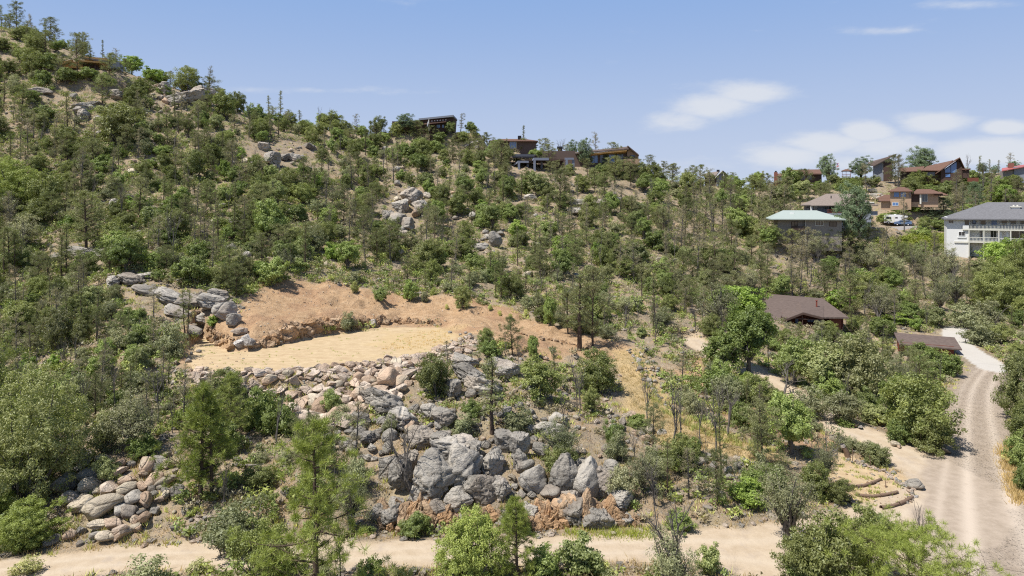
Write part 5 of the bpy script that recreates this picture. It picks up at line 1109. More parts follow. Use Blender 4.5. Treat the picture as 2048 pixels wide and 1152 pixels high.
# green roofed house
h = House('green_roof_house', 1556, 488, 152, 'greige house under a low pale green metal roof among trees', 'house', 4)
h.box('wall', 1556, 1609, 436, 500, .6, 9, 'greige'); h.box('wall', 1609, 1680, 436, 500, 0, 9, 'greige')
h.hip('roof', h.X(1540), h.X(1686), -1.3, 11, h.Z(437.5), h.Z(421), 'metal_green', h.X(1572), h.X(1640), 6, .22)
h.boxm('skylight', h.X(1584), h.X(1591), 3.0, 4.2, h.Z(428), h.Z(425.3), 'white')
h.window(1583, 1596, 443, 459, .57, n=2, frame='darkwood'); h.window(1629, 1645, 441, 451, -.03, n=3, frame='offwhite'); h.window(1656, 1670, 443, 452, -.03, n=2, frame='darkwood')
h.box('balcony', 1583, 1609, 457.5, 459, -.7, .6, 'darkwood'); h.rail(1583, 1609, 452, 457.4, -.66, 'darkwood', 14); h.window(1606+4, 1619, 467, 476, -.03, frame='darkwood')
h.box('gutter', 1609.2, 1610, 438, 498, -.1, -.01, 'offwhite')
# grey hip roofed house
h = House('grey_hip_house', 1608, 455, 178, 'blue-grey house with taupe hip roof and red deck behind the green-roofed house', 'house', 0)
h.box('wall', 1611, 1706, 408, 460, .5, 11, 'bluegrey'); h.box('wall', 1706, 1736, 406, 456, -.6, 9, 'bluegrey')
h.hip('roof', h.X(1604), h.X(1748), -1.4, 13, h.Z(409.5), h.Z(387), 'shingle_tan', h.X(1655), h.X(1700), 6, .25)
h.hip('roof', h.X(1620), h.X(1695), -2.6, 6, h.Z(410.5), h.Z(397), 'shingle_tan', h.X(1648), h.X(1672), 2, .2)
h.boxm('roof_vent', h.X(1661), h.X(1663), 2.0, 2.3, h.Z(401), h.Z(391.5), 'blackmetal')
h.window(1612, 1619, 415, 422, .47, frame='darkwood'); h.window(1628, 1634, 412, 425, .47, frame='white'); h.window(1649, 1654, 411, 418, .47, frame='darkwood'); h.window(1657, 1666, 412, 424, .47, frame='darkwood')
h.box('pillar', 1620, 1624, 412, 425, -1.6, -1.2, 'white'); h.box('pillar', 1672, 1680, 408, 425, -1.6, -.8, 'bluegrey')
h.box('deck', 1626, 1700, 426, 430, -2.4, .5, 'bluegrey'); h.rail(1652, 1682, 419, 426, -2.3, 'redwood', 18)
h.window(1720, 1728, 409, 421, -.63, frame='white'); h.box('roof_edge', 1704, 1741, 404, 406.5, -1.2, 9.3, 'offwhite'); h.box('side_deck', 1736, 1748, 422, 430, -.5, 2, 'bluegrey')
h.box('garage_door', 1690, 1700, 434, 452, .42, .49, 'white')
# tan two-storey house
h = House('tan_house', 1762, 418, 218, 'tan stucco two-storey house with red-brown roof and two blue panes', 'house', -6)
h.box('wall', 1780, 1820, 381, 419, 0, 8, 'tanwall'); h.box('wall', 1762, 1780, 401, 419, .4, 7, 'tanwall'); h.box('wall', 1820, 1870, 388, 414, 1.2, 9, 'tanwall')
h.hip('roof', h.X(1776), h.X(1824), -1, 9.5, h.Z(382.5), h.Z(374), 'shingle_red', h.X(1793), h.X(1806), 4, .25)
h.hip('roof', h.X(1822), h.X(1878), -.3, 11, h.Z(387.5), h.Z(378.5), 'shingle_red', h.X(1830), h.X(1856), 5, .25); h.hip('roof', h.X(1862), h.X(1888), .3, 9, h.Z(390.5), h.Z(384), 'shingle_red', h.X(1866), h.X(1874), 4, .2)
h.slab('roof', [(h.X(1757), -.6, h.Z(401.5)), (h.X(1779.5), -.6, h.Z(401.5)), (h.X(1779.5), 3.5, h.Z(395)), (h.X(1757), 3.5, h.Z(395))], .2, 'shingle_red'); h.slab('roof', [(h.X(1752), 2.6, h.Z(396)), (h.X(1779.5), 2.6, h.Z(396)), (h.X(1779.5), 6.5, h.Z(389)), (h.X(1766), 6.5, h.Z(389))], .2, 'shingle_red')
h.window(1786.5, 1797.5, 384.5, 394.5, -.03, 'glassblue', 'tanwall', n=1); h.window(1799.5, 1810.5, 384.5, 394.5, -.03, 'glassblue', 'tanwall'); h.window(1784, 1796, 404.5, 411.5, -.03, 'glassblue', 'white', n=2)
h.box('chimney_box', 1807, 1811, 404, 412, -.5, 0, 'tanwall'); h.window(1840, 1851, 388.5, 404, 1.17, 'glass', 'offwhite', n=2); h.box('pillar', 1836, 1839, 388, 408, .2, .8, 'offwhite'); h.box('recess_shade_panel', 1821, 1835, 388.5, 404, 1.1, 1.19, 'darkwood'); h.window(1816.2, 1819.4, 385, 396, -.03, 'glass', 'tanwall')  # thin dark panel before the wall paints the shade of a recess
# glass gabled house on the skyline
h = House('glass_gable_house', 1800, 372, 252, 'red-brown skyline house with a steep gable filled with blue glass', 'house', 0)
h.box('wall', 1802, 1880, 342, 366, 1.5, 9, 'darkwood'); h.tri_y('wall', h.X(1878), h.X(1918), 0, h.Z(366), h.Z(345), h.Z(322), 'darkwood', .4, xr=h.X(1910), ze2=h.Z(339))
h.gable_y('roof', h.X(1868), h.X(1924), -1.2, 12, h.Z(347.5), h.Z(318), 'shingle_red', .35, xr=h.X(1912.5), ze2=h.Z(344))
h.slab('roof', [(h.X(1842), 1.0, h.Z(340.5)), (h.X(1880), -.6, h.Z(342.5)), (h.X(1905), 6.5, h.Z(321)), (h.X(1856), 8, h.Z(331))], .3, 'shingle_red')
h.slab('roof', [(h.X(1797), .4, h.Z(343)), (h.X(1843), .4, h.Z(342)), (h.X(1850), 6, h.Z(332)), (h.X(1798), 6, h.Z(334.5))], .3, 'shingle_red')
V = [(h.X(1886), -.12, h.Z(347)), (h.X(1896), -.12, h.Z(347)), (h.X(1896), -.12, h.Z(334.5)), (h.X(1886), -.12, h.Z(341))]
w = h.mesh('window', V+[(a, .1, c) for a, b, c in V], [(0, 1, 2, 3), (7, 6, 5, 4), (0, 4, 5, 1), (1, 5, 6, 2), (2, 6, 7, 3), (3, 7, 4, 0)], 'glassblue')
V = [(h.X(1897), -.12, h.Z(347)), (h.X(1907), -.12, h.Z(347)), (h.X(1907), -.12, h.Z(327)), (h.X(1897), -.12, h.Z(333.5))]
w = h.mesh('window', V+[(a, .1, c) for a, b, c in V], [(0, 1, 2, 3), (7, 6, 5, 4), (0, 4, 5, 1), (1, 5, 6, 2), (2, 6, 7, 3), (3, 7, 4, 0)], 'glassblue')
h.window(1886, 1896, 349, 356, -.03, 'glassblue', 'darkwood'); h.window(1850, 1868, 345, 353, 1.45, 'glass', 'darkwood', 3); h.box('side_porch', 1919, 1930, 343, 358, -.5, 2, 'darkwood'); h.box('side_porch_roof', 1917, 1932, 340, 342.4, -1, 3, 'shingle_red'); h.box('fence_panel', 1926, 1946, 358, 366, -1.5, -1.3, 'redwood')
# slant roofed house
h = House('slant_roof_house', 1738, 360, 262, 'grey house whose single brown roof slants up to a point on the skyline', 'house', 0)
h.tri_y('wall', h.X(1747), h.X(1784), 0, h.Z(362), h.Z(331), h.Z(316.5), 'bluegrey', 6, xr=h.X(1776), ze2=h.Z(322))
h.slab('roof', [(h.X(1735), -1, h.Z(330)), (h.X(1748), -1.4, h.Z(331.5)), (h.X(1791), -1.4, h.Z(309.5)), (h.X(1786), 7, h.Z(308.5))], .3, 'shingle_brown')
h.slab('roof', [(h.X(1735), -.95, h.Z(329.6)), (h.X(1790.5), -1.35, h.Z(309.2)), (h.X(1787), 8, h.Z(309.4)), (h.X(1738), 8, h.Z(322))], .25, 'shingle_brown')
h.box('wall', 1766, 1782, 324, 362, -.6, -.02, 'darkwood'); h.box('pipe', 1764.6, 1765.6, 322, 345, -.3, -.05, 'offwhite')
# chimney house
h = House('chimney_house', 1550, 378, 262, 'long flat brown skyline house with brick chimney and glass terrace', 'house', 3)
h.box('wall', 1556, 1584, 350, 372, 2, 9, 'darkwood'); h.box('wall', 1584, 1642, 349, 368, 1.2, 10, 'darkwood'); c = h.box('chimney', 1549, 1555.5, 344, 372, .6, 2.4, 'brick'); h.box('chimney_cap', 1550.5, 1554, 341.5, 343.9, 1, 2, 'blackmetal', c)
h.gable_x('roof', h.X(1554), h.X(1582), .2, 9, h.Z(351.5), h.Z(346), 'shingle_red', .3); h.gable_x('roof', h.X(1576), h.X(1641), -.3, 11, h.Z(348), h.Z(338.5), 'shingle_red', .35)
for i in range(4): h.window(1560+i*5, 1564.6+i*5, 352, 361, 1.96, 'glassblue' if i < 3 else 'glass', 'darkwood')
for i in range(3): h.window(1589+i*12, 1599+i*12, 351, 360, 1.16, 'glass' if i else 'glassblue', 'darkwood', 2)
h.box('terrace_floor', 1556, 1586, 362, 363.5, -1.8, 2, 'darkwood'); h.rail(1556, 1586, 358, 362, -1.7, 'offwhite', 10)
for i in range(2): h.box('terrace_table', 1571+i*9, 1575+i*9, 358.5, 361.8, -.9, -.3, 'curtain')
h = House('wooden_hut', 1536, 378, 256, 'dark arched wooden hut below the left end of the chimney house', 'hut'); h.box('wall', 1535, 1549, 367, 380, 0, 4, 'darkwood'); h.gable_y('roof', h.X(1533), h.X(1551), -.4, 4.5, h.Z(367), h.Z(363), 'darkwood')
# gazebo
h = House('gazebo', 1695, 356, 255, 'small open gazebo with flat red-brown roof on the skyline', 'gazebo')
h.hip('roof', h.X(1683), h.X(1703), -1.5, 3, h.Z(341.5), h.Z(338), 'shingle_red', h.X(1691), h.X(1695), .7)
for a in (1684.5, 1692, 1700.5): h.box('post', a-.4, a+.4, 341.8, 356, -1.2, -1.0, 'redwood')
h.rail(1684, 1701, 349, 354, -1.1, 'redwood', 6)
# red roofed house at the far right
h = House('red_roof_house', 2008, 372, 250, 'blue-grey house with pinkish red metal roof at the far right edge of the skyline', 'house', 8)
h.box('wall', 2028, 2100, 334, 366, 0, 9, 'bluegrey'); h.box('wall', 2008, 2028, 341, 366, .5, 7, 'greige'); h.slab('roof', [(h.X(2002), -1, h.Z(341.5)), (h.X(2100), -1, h.Z(324)), (h.X(2100), 5, h.Z(322)), (h.X(2010), 5, h.Z(335))], .3, 'metal_red'); h.box('chimney', 2020, 2030, 326, 342, 1.5, 3.5, 'brick')
# small gabled roof
h = House('small_gable_house', 1420, 372, 240, 'small dark gabled house with white rakes peeking over the right ridge', 'house', 0)
h.tri_y('wall', h.X(1433), h.X(1457), 0, h.Z(374), h.Z(354), h.Z(343.5), 'bluegrey', .4); h.gable_y('roof', h.X(1430), h.X(1460), -1, 9, h.Z(355), h.Z(341), 'blackmetal', .45)
h.slab('roof', [(h.X(1402), -.5, h.Z(350)), (h.X(1432), -.5, h.Z(350.5)), (h.X(1440), 5, h.Z(341)), (h.X(1412), 5, h.Z(345))], .3, 'shingle_tan'); h.box('wall', 1410, 1433, 350, 374, .4, 5, 'darkwood'); h.box('post', 1446, 1448, 347, 366, -.9, -.5, 'offwhite'); h.box('chimney', 1434, 1440, 338.5, 343, 4, 5, 'blackmetal')
h.slab('rake', [(h.X(1430), -1.12, h.Z(354.6)), (h.X(1445), -1.12, h.Z(340.8)), (h.X(1445), -1.02, h.Z(340.8)), (h.X(1430), -1.02, h.Z(354.6))], .3, 'offwhite')
# dark slant house on the ridge
h = House('dark_ridge_house', 850, 272, 192, 'dark blue-brown flat house rising to the right on the ridge top, left of centre', 'house', -8)
V = [(h.X(842), 0, h.Z(272)), (h.X(906), 0, h.Z(262)), (h.X(908), 0, h.Z(236)), (h.X(842), 0, h.Z(240.5))]
h.mesh('wall', V+[(a, 8, c) for a, b, c in V], [(0, 1, 2, 3), (7, 6, 5, 4), (0, 4, 5, 1), (1, 5, 6, 2), (2, 6, 7, 3), (3, 7, 4, 0)], 'darkwood')
h.slab('roof', [(h.X(838), -.8, h.Z(237.5)), (h.X(908), -1.2, h.Z(231)), (h.X(913), 3, h.Z(236)), (h.X(838), 9, h.Z(237))], .5, 'bluegrey')
for i in range(6): h.window(862+i*5.6, 866+i*5.6, 240.5-i*.45, 243.6-i*.45, -.03, 'curtain', 'darkwood')
h.slab('awning', [(h.X(850), -2.2, h.Z(249.5)), (h.X(894), -2.2, h.Z(244.5)), (h.X(894), -.02, h.Z(242.5)), (h.X(850), -.02, h.Z(246.5))], .25, 'shingle_red')
h.window(873, 881, 249, 256, -.03, 'glassblue', 'darkwood'); h.window(884, 889, 249, 256, -.03, 'glassblue', 'darkwood'); h.box('post', 858.6, 859.4, 248.5, 262, -2.1, -1.9, 'darkwood')
h.box('wing', 782, 842, 241.5, 270, 1, 8, 'darkwood'); h.box('vent', 843, 848, 234.8, 238, 3, 4, 'bluegrey')
# flag at the ridge house and flag at the right
for nm, px, py, D, hh, lab in (('flag', 858, 262, 186, 26, 'small limp flag on a pole before the dark ridge house'), ('flag', 1673, 356, 258, 30, 'small red, white and blue flag on a pole on the right skyline')):
    h = House(nm, px, py, D, lab, 'flag'); h.box('pole', px-.25, px+.25, py-hh, py, 0, .12, 'offwhite'); z0 = py-hh
    if px < 1000: h.slab('cloth', [(h.X(px-4), 0.05, h.Z(z0+11)), (h.X(px), .1, h.Z(z0+1)), (h.X(px), .16, h.Z(z0+1)), (h.X(px-4), .11, h.Z(z0+11))], 1.0, 'flagwhite')
    else:
        for i in range(5): h.box('stripe', px+.4, px+4, z0+i*1.5+.6, z0+i*1.5+2.1, .03, .09, 'flagred' if i % 2 == 0 else 'flagwhite')
        h.box('canton', px+.4, px+2.1, z0+.6, z0+4.6, .0, .03, 'flagblue')
# house half hidden behind the deck house
h = House('pale_ridge_house', 985, 312, 205, 'house with low red-brown roof and black chimney half hidden behind trees on the ridge', 'house')
h.box('wall', 984, 1072, 283, 320, 0, 8, 'brownwall'); h.hip('roof', h.X(978), h.X(1076), -1.2, 10, h.Z(282), h.Z(274.5), 'shingle_red', h.X(1004), h.X(1052), 5); h.box('chimney', 1036.5, 1043.5, 269.5, 280, 2.5, 4, 'blackmetal'); h.window(1019, 1033, 283, 297, -.03, 'glassblue', 'offwhite', 3)
# long brown house with the deck on posts
h = House('long_brown_house', 1150, 330, 192, 'long brown house under a rising shingle roof on the ridge, right of the deck', 'house', 0)
h.box('wall', 1080, 1254, 306, 335, 1.0, 9, 'brownwall'); h.tri_y('wall', h.X(1254), h.X(1276), 0, h.Z(336), h.Z(297), h.Z(297.5), 'tanwall', 8, xr=h.X(1262), ze2=h.Z(309))
h.slab('roof', [(h.X(1150), -1.0, h.Z(306.5)), (h.X(1256), -1.6, h.Z(298)), (h.X(1256), 5.5, h.Z(290.5)), (h.X(1150), 5.5, h.Z(301))], .35, 'shingle_brown')
h.slab('roof', [(h.X(1254), -1.6, h.Z(292.5)), (h.X(1276), -1.2, h.Z(311)), (h.X(1276), 9, h.Z(311)), (h.X(1256), 9, h.Z(290.5))], .35, 'brownwall')
h.slab('soffit', [(h.X(1165), -.95, h.Z(308.5)), (h.X(1252), -1.5, h.Z(300.5)), (h.X(1252), .98, h.Z(304)), (h.X(1165), .98, h.Z(310))], .4, 'oakwood')
for i in range(5): h.window(1166+i*17, 1179+i*17, 311-i*.8, 326, .96, 'glassblue' if i in (1, 3) else 'glass', 'darkwood', 2)
h.box('balcony', 1246, 1277, 319, 331, -1.6, 0, 'tanwall'); h.window(1260, 1269, 311, 315, -.03, 'glassblue', 'darkwood')
h.box('wall', 1075, 1150, 300, 330, 3, 9, 'brownwall'); c = h.box('chimney', 1115, 1124, 295, 315, 3.5, 5, 'brownwall'); h.box('chimney_cap', 1113.5, 1125, 290.5, 294.9, 3.3, 5.2, 'blackmetal', c)
h = House('deck_on_posts', 1025, 355, 182, 'flat deck and black canopy carried by thick blue-grey posts on the ridge', 'deck', 0)
h.slab('canopy', [(h.X(1024), -1, h.Z(313.5)), (h.X(1069), -1, h.Z(313.5)), (h.X(1074), 4, h.Z(306)), (h.X(1030), 4, h.Z(306))], .35, 'blackmetal')
for a in (1026, 1066): h.box('canopy_post', a, a+1.2, 316, 325, 0, .25, 'blackmetal')
h.box('deck_floor', 1023, 1065, 323.5, 325.5, 0, 7, 'brownwall')
h.box('beam', 1035, 1057, 322.5, 326.5, -2, -1.3, 'steelblue'); h.slab('beam', [(h.X(1022), 2.2, h.Z(331)), (h.X(1036), -2, h.Z(322.6)), (h.X(1036), -1.4, h.Z(322.6)), (h.X(1023), 2.8, h.Z(331))], .5, 'steelblue')
h.box('beam', 1067, 1097, 316.5, 321.5, -2, -1.3, 'steelblue'); h.slab('beam', [(h.X(1055), 1.5, h.Z(325)), (h.X(1067), -2, h.Z(316.6)), (h.X(1067), -1.4, h.Z(316.6)), (h.X(1056), 2.1, h.Z(325))], .5, 'steelblue')
h.box('beam', 1129, 1147, 316, 320, -1.2, -.5, 'steelblue')
for a, t0, b, yy in [(1023, 331, 349, 2.2), (1035.5, 326.5, 357, -2), (1053.5, 326, 350, 1.2), (1066.5, 321.5, 340, -2), (1130.5, 320, 345, -1.2), (1144, 320, 332, -1), (1082, 322, 345, 2.5), (1045, 327, 345, 4)]:
    h.box('post', a, a+4.4, t0, b+8, yy, yy+.62, 'steelblue')
h.box('deck_floor', 1058, 1128, 319, 322, -1.2, 9, 'darkwood'); h.rail(1068, 1112, 312, 318.8, -1.0, 'darkwood', 20)
h.box('wall', 1095, 1130, 322.5, 340, 4, 4.3, 'darkwood')
# golden wooden house near the summit
h = House('golden_house', 128, 138, 151, 'golden wooden house with broad overhanging deck near the left summit', 'house', -10)
h.box('wall', 165, 212, 107, 126, 2, 8, 'oakwood'); h.slab('roof', [(h.X(160), .4, h.Z(111)), (h.X(214), .4, h.Z(115)), (h.X(210), 8, h.Z(106)), (h.X(160), 8, h.Z(102))], .35, 'shingle_grey')
h.box('deck_fascia', 160, 206, 121.5, 124.5, -2, 3, 'oakwood'); h.box('underdeck', 166, 194, 124.6, 140, 0, 5, 'darkwood'); h.box('wall', 124, 166, 121, 134, .5, 6, 'oakwood'); h.slab('deck_fascia', [(h.X(122), -.8, h.Z(127)), (h.X(146), -.8, h.Z(119)), (h.X(146), 0.4, h.Z(119)), (h.X(122), .4, h.Z(127))], .5, 'oakwood')
h.window(182, 191, 113, 119, 1.97, 'glassblue', 'oakwood'); h.box('wing', 212, 236, 112, 126, 3, 8, 'bluegrey')
for a in (170, 192): h.box('post', a, a+2, 124.6, 142, -1.2, -.9, 'darkwood')

# log-brown cabin
h = House('cabin', 1560, 657, 110, 'dark brown cabin with wide taupe shingle roof, gable porch and rust-red flue', 'cabin', 0)
h.box('wall', 1564, 1684, 628.5, 657, 1.6, 8.5, 'redwood'); h.box('wall', 1655, 1677, 627, 650, -.4, 1.6, 'redwood')
h.slab('roof', [(h.X(1560), -1.5, h.Z(639)), (h.X(1604), -1.5, h.Z(619.5)), (h.X(1604), 6.5, h.Z(613)), (h.X(1540), 6.5, h.Z(622))], .22, 'shingle_brown')
h.slab('roof', [(h.X(1604), -1.52, h.Z(619.4)), (h.X(1643), -1.5, h.Z(627.5)), (h.X(1650), 4.5, h.Z(615)), (h.X(1604), 6.5, h.Z(613.1))], .22, 'shingle_brown')
h.slab('roof', [(h.X(1642), -1.2, h.Z(627.6)), (h.X(1690), -1.2, h.Z(625.5)), (h.X(1652), 9, h.Z(607)), (h.X(1600), 6.5, h.Z(613.2))], .22, 'shingle_brown')
h.slab('roof', [(h.X(1500), 1.0, h.Z(631)), (h.X(1560), -1.5, h.Z(638.8)), (h.X(1605), 6.5, h.Z(613.3)), (h.X(1540), 9, h.Z(610))], .22, 'shingle_brown')
h.slab('roof', [(h.X(1540), 9, h.Z(610)), (h.X(1604), 6.4, h.Z(613.2)), (h.X(1652), 9, h.Z(607)), (h.X(1548), 13, h.Z(608.5))], .22, 'shingle_brown')
h.slab('rake', [(h.X(1560), -1.6, h.Z(640)), (h.X(1604), -1.6, h.Z(620.5)), (h.X(1604), -1.53, h.Z(620.5)), (h.X(1560), -1.53, h.Z(640))], .28, 'darkwood'); h.slab('rake', [(h.X(1604), -1.6, h.Z(620.5)), (h.X(1643), -1.6, h.Z(628.5)), (h.X(1643), -1.53, h.Z(628.5)), (h.X(1604), -1.53, h.Z(620.5))], .28, 'darkwood')
c = h.boxm('flue', h.X(1633), h.X(1636), 3.2, 3.5, h.Z(624), h.Z(604), 'redpipe'); h.boxm('flue_cap', h.X(1632.4), h.X(1636.6), 3.15, 3.55, h.Z(603.9), h.Z(602.8), 'redpipe', c)
for a in (1562, 1603, 1641): h.box('post', a-.8, a+.8, 629 if a != 1603 else 623, 657, -1.3, -1.1, 'darkwood')
h.box('beam', 1561, 1643, 632.2, 633.8, -1.34, -1.06, 'darkwood')
for a, b, g in [(1590, 1598, 'glassblue'), (1614, 1628, 'glassblue'), (1630, 1648, 'glassblue'), (1566, 1584, 'glass')]: h.window(a, b, 637, 645 if a > 1600 else 655, 1.57, g, 'darkwood', 2 if a != 1590 else 1)
h.box('porch_floor', 1555, 1660, 650, 652, -1.4, 1.6, 'darkwood'); h.rail(1560, 1645, 644, 650, -1.3, 'darkwood', 36)
h = House('cabin_shed', 1424, 645, 120, 'small dark lean-to left of the cabin behind a wooden walkway', 'shed'); h.box('wall', 1426, 1440, 620, 648, 0, 3, 'redwood'); h.slab('roof', [(h.X(1418), -.6, h.Z(621)), (h.X(1500), -.6, h.Z(617)), (h.X(1500), 3.5, h.Z(614)), (h.X(1418), 3.5, h.Z(617))], .2, 'shingle_brown')
h = House('wooden_walkway', 1384, 655, 115, 'weathered grey wooden walkway with thin rail left of the cabin', 'walkway')
for i in range(12): h.boxm('plank', h.X(1384)+i*.3, h.X(1384)+i*.3+.26, 0, 1.3, -i*.06-.1, -i*.06, 'log')
h.box('post', 1406, 1406.8, 640, 658, -.1, 0, 'darkwood'); h.box('post', 1386, 1386.8, 636, 654, -.1, 0, 'darkwood')
# garage
h = House('garage', 1795, 697, 97, 'dark red wooden garage with long taupe shingle roof beside the pale driveway', 'garage', 0)
h.box('wall', 1797, 1902, 684, 702, 0, 5.2, 'redwood'); h.tri_y('wall', h.X(1797), h.X(1902), .05, h.Z(702), h.Z(686), h.Z(686), 'redwood', 5)
h.slab('roof', [(h.X(1798), -.5, h.Z(686.3)), (h.X(1916), -.5, h.Z(686.8)), (h.X(1908), 3.0, h.Z(673)), (h.X(1790), 3.0, h.Z(672.5))], .18, 'shingle_brown')
h.slab('roof', [(h.X(1790), 3.0, h.Z(672.5)), (h.X(1908), 3.0, h.Z(673)), (h.X(1915), 6.4, h.Z(686)), (h.X(1797), 6.4, h.Z(686))], .18, 'shingle_brown')
h.mesh('gable_wall', [(h.X(1796.8), -.1, h.Z(702)), (h.X(1796.8), 5.3, h.Z(702)), (h.X(1796.8), 5.3, h.Z(686)), (h.X(1796.8), 2.7, h.Z(675)), (h.X(1796.8), -.1, h.Z(686)), (h.X(1798.5), -.1, h.Z(702)), (h.X(1798.5), 5.3, h.Z(702)), (h.X(1798.5), 5.3, h.Z(686)), (h.X(1798.5), 2.7, h.Z(675)), (h.X(1798.5), -.1, h.Z(686))],
       [(0, 1, 2, 3, 4), (9, 8, 7, 6, 5), (0, 5, 6, 1), (1, 6, 7, 2), (2, 7, 8, 3), (3, 8, 9, 4), (4, 9, 5, 0)], 'redwood')
h.box('corner_board', 1796, 1797.2, 686, 702, -.16, -.02, 'redpipe')
for a in (1815, 1840, 1865, 1890): h.box('batten', a, a+.8, 687.5, 701, -.06, -.01, 'darkwood')

# ------------------------------------------------------------------ vehicles on the street
def car(px, D, py, L, Wd, H, mat, label, name='parked_car', yaw=0.0, cat='car', prof=None, wr=.34):
    h = House(name, px, py, D, label, cat, yaw); prof = prof or [(0, .28), (0, .62), (.04, .72), (.22, .78), (.34, 1.0), (.80, 1.0), (.95, .78), (1.0, .70), (1.0, .28)]
    n = len(prof); V = [(x*L, 0, z*H) for x, z in prof]+[(x*L, Wd, z*H) for x, z in prof]
    b = h.mesh('body', V, [tuple(range(n)), tuple(range(2*n-1, n-1, -1))]+[(i, (i+1) % n, n+(i+1) % n, n+i) for i in range(n)], mat)
    for x in (.19, .80):
        for yy in (-.02, Wd-.2):
            Vw = []; Fw = []; m_ = 14
            for k_ in range(m_): a = k_/m_*6.2832; Vw += [(x*L+wr*math.cos(a), yy, wr+wr*math.sin(a)), (x*L+wr*math.cos(a), yy+.22, wr+wr*math.sin(a))]
            Fw = [(2*k_, 2*((k_+1) % m_), 2*((k_+1) % m_)+1, 2*k_+1) for k_ in range(m_)]+[tuple(2*k_ for k_ in range(m_)), tuple(2*k_+1 for k_ in reversed(range(m_)))]
            w = h.mesh('wheel', Vw, Fw, 'rubber')
            if yy < 0: h.boxm('rim', x*L-.14, x*L+.14, -.04, -.021, wr-.14, wr+.14, 'carwhite', w)
    return h, L, H
h, L, H = car(1788, 208, 451, 4.7, 1.85, 1.62, 'carblue', 'blue-grey estate car parked on the street, facing left', yaw=-8)
h.mesh('side_window', [(.30*L, -.012, .76*H), (.38*L, -.012, .95*H), (.58*L, -.012, .95*H), (.58*L, -.012, .76*H)], [(0, 1, 2, 3)], 'glass'); h.mesh('side_window', [(.60*L, -.012, .76*H), (.60*L, -.012, .95*H), (.80*L, -.012, .95*H), (.90*L, -.012, .76*H)], [(0, 1, 2, 3)], 'glass')
h.boxm('headlight', -.01, .12, .1, .45, .52*H, .62*H, 'carwhite'); h.boxm('mirror', .31*L, .35*L, -.18, -.02, .74*H, .82*H, 'carblue')
h, L, H = car(1768, 212, 448, 6.6, 2.3, 2.9, 'carwhite', 'white camper van with overhanging cab bunk parked behind the blue-grey car', 'camper_van', yaw=-4, cat='camper van', wr=.42,
              prof=[(0, .16), (0, .92), (.10, 1.0), (.62, 1.0), (.74, .97), (.98, .86), (.96, .70), (.80, .64), (.84, .55), (.97, .44), (1.0, .36), (1.0, .16)])
h.boxm('side_window', .10*L, .30*L, -.02, .01, .55*H, .78*H, 'glass'); h.boxm('side_window', .46*L, .56*L, -.02, .01, .6*H, .76*H, 'glass'); h.boxm('cab_window', .72*L, .80*L, -.02, .01, .46*H, .60*H, 'glass'); h.boxm('roof_vent', .4*L, .5*L, .8, 1.4, H, H*1.05, 'carwhite'); h.boxm('door', .34*L, .44*L, -.03, -.005, .2*H, .80*H, 'offwhite')
h, L, H = car(1831, 216, 446, 3.6, 1.8, 1.8, 'blackmetal', 'small dark off-roader with white roof parked at the right end of the street', 'off_roader', yaw=25, cat='car', wr=.38, prof=[(0, .25), (0, .60), (.25, .64), (.32, .92), (.96, .92), (1.0, .6), (1.0, .25)])
h.boxm('roof_panel', .32*L, .97*L, .02, 1.78, .925*H, .99*H, 'carwhite'); h.boxm('bonnet', .02*L, .26*L, .1, 1.7, .645*H, .68*H, 'carwhite'); h.boxm('side_window', .38*L, .62*L, -.02, .01, .66*H, .86*H, 'glass')

# ------------------------------------------------------------------ garden, logs and small wooden things
def tubeobj(name, pts, r0, r1, mat, parent=None, sides=7):
    w = Wood(); w.tube(np.array(pts, float), r0, r1, sides); v, f = w.data(); me = mesh_np(name, v, f, [M[mat]], smooth=True); return link(name, me, parent)
for i, (pl, lab) in enumerate([([(1676,972),(1700,975),(1725,974),(1750,966),(1762,960)], 'top curved log edging of the terraced garden'), ([(1718,993),(1745,995),(1775,991),(1795,986),(1803,982)], 'middle curved log edging of the terraced garden'), ([(1762,1018),(1785,1014),(1808,1006),(1825,996),(1832,990)], 'lowest and thickest log edging of the terraced garden')]):
    pts = [ground(*q) for q in pl]; e = parent_empty('log_edging', *pts[0], lab, 'log edging', 'log edgings in the garden')
    R = resample([(a, b, c) for a, b, c in pts], .5)
    for k_ in range(0, len(R)-3, 3):
        seg = R[k_:k_+4].copy(); seg[:, 2] += .09
        sub(tubeobj('log', seg, .12+.03*(i == 2), .10, 'log'), e)
def fallen(pxa, pya, pxb, pyb, r, lab, name='fallen_log', mat='deadwood', n=1):
    a = np.array(ground(pxa, pya)); b = np.array(ground(pxb, pyb)); e = parent_empty(name, *a, lab, 'log', 'fallen logs')
    for k_ in range(n):
        o1 = rng.normal(0, .25, 3)*[1, 1, 0]*(k_ > 0); P_ = curve(a+o1+[0, 0, r*.8], b-o1+[0, 0, r*.8+.1*k_], rng, 7, .12); sub(tubeobj('log', P_, r*(1-.25*k_), r*.5, mat), e)
fallen(1722,834,1755,822, .17, 'pair of grey fallen logs lying in the clearing below the thicket', n=3)
fallen(340,545-7,350,535, .12, 'short pale broken log among bushes on the left slope'); fallen(470,930,520,938, .05, 'bundle of pale dead twigs left lying right of the twin pines', n=4)
fallen(1650,850+70,1672,905, .06, 'long pale stick leaning by the garden rail')
h = House('wooden_rail', 1650, 928, ground(1650, 928)[1], 'pale two-bar wooden rail beside the terraced garden', 'rail', 0)
for a, b in ((1651, 920), (1673, 908)): h.box('post', a, a+1.6, b-15, b+8, 0, .1, 'deadwood')
for dz in (0, 9): h.slab('bar', [(h.X(1651), -.03, h.Z(907+dz)), (h.X(1674), -.03, h.Z(895+dz)), (h.X(1674), .04, h.Z(895+dz)), (h.X(1651), .04, h.Z(907+dz))], .09, 'deadwood')
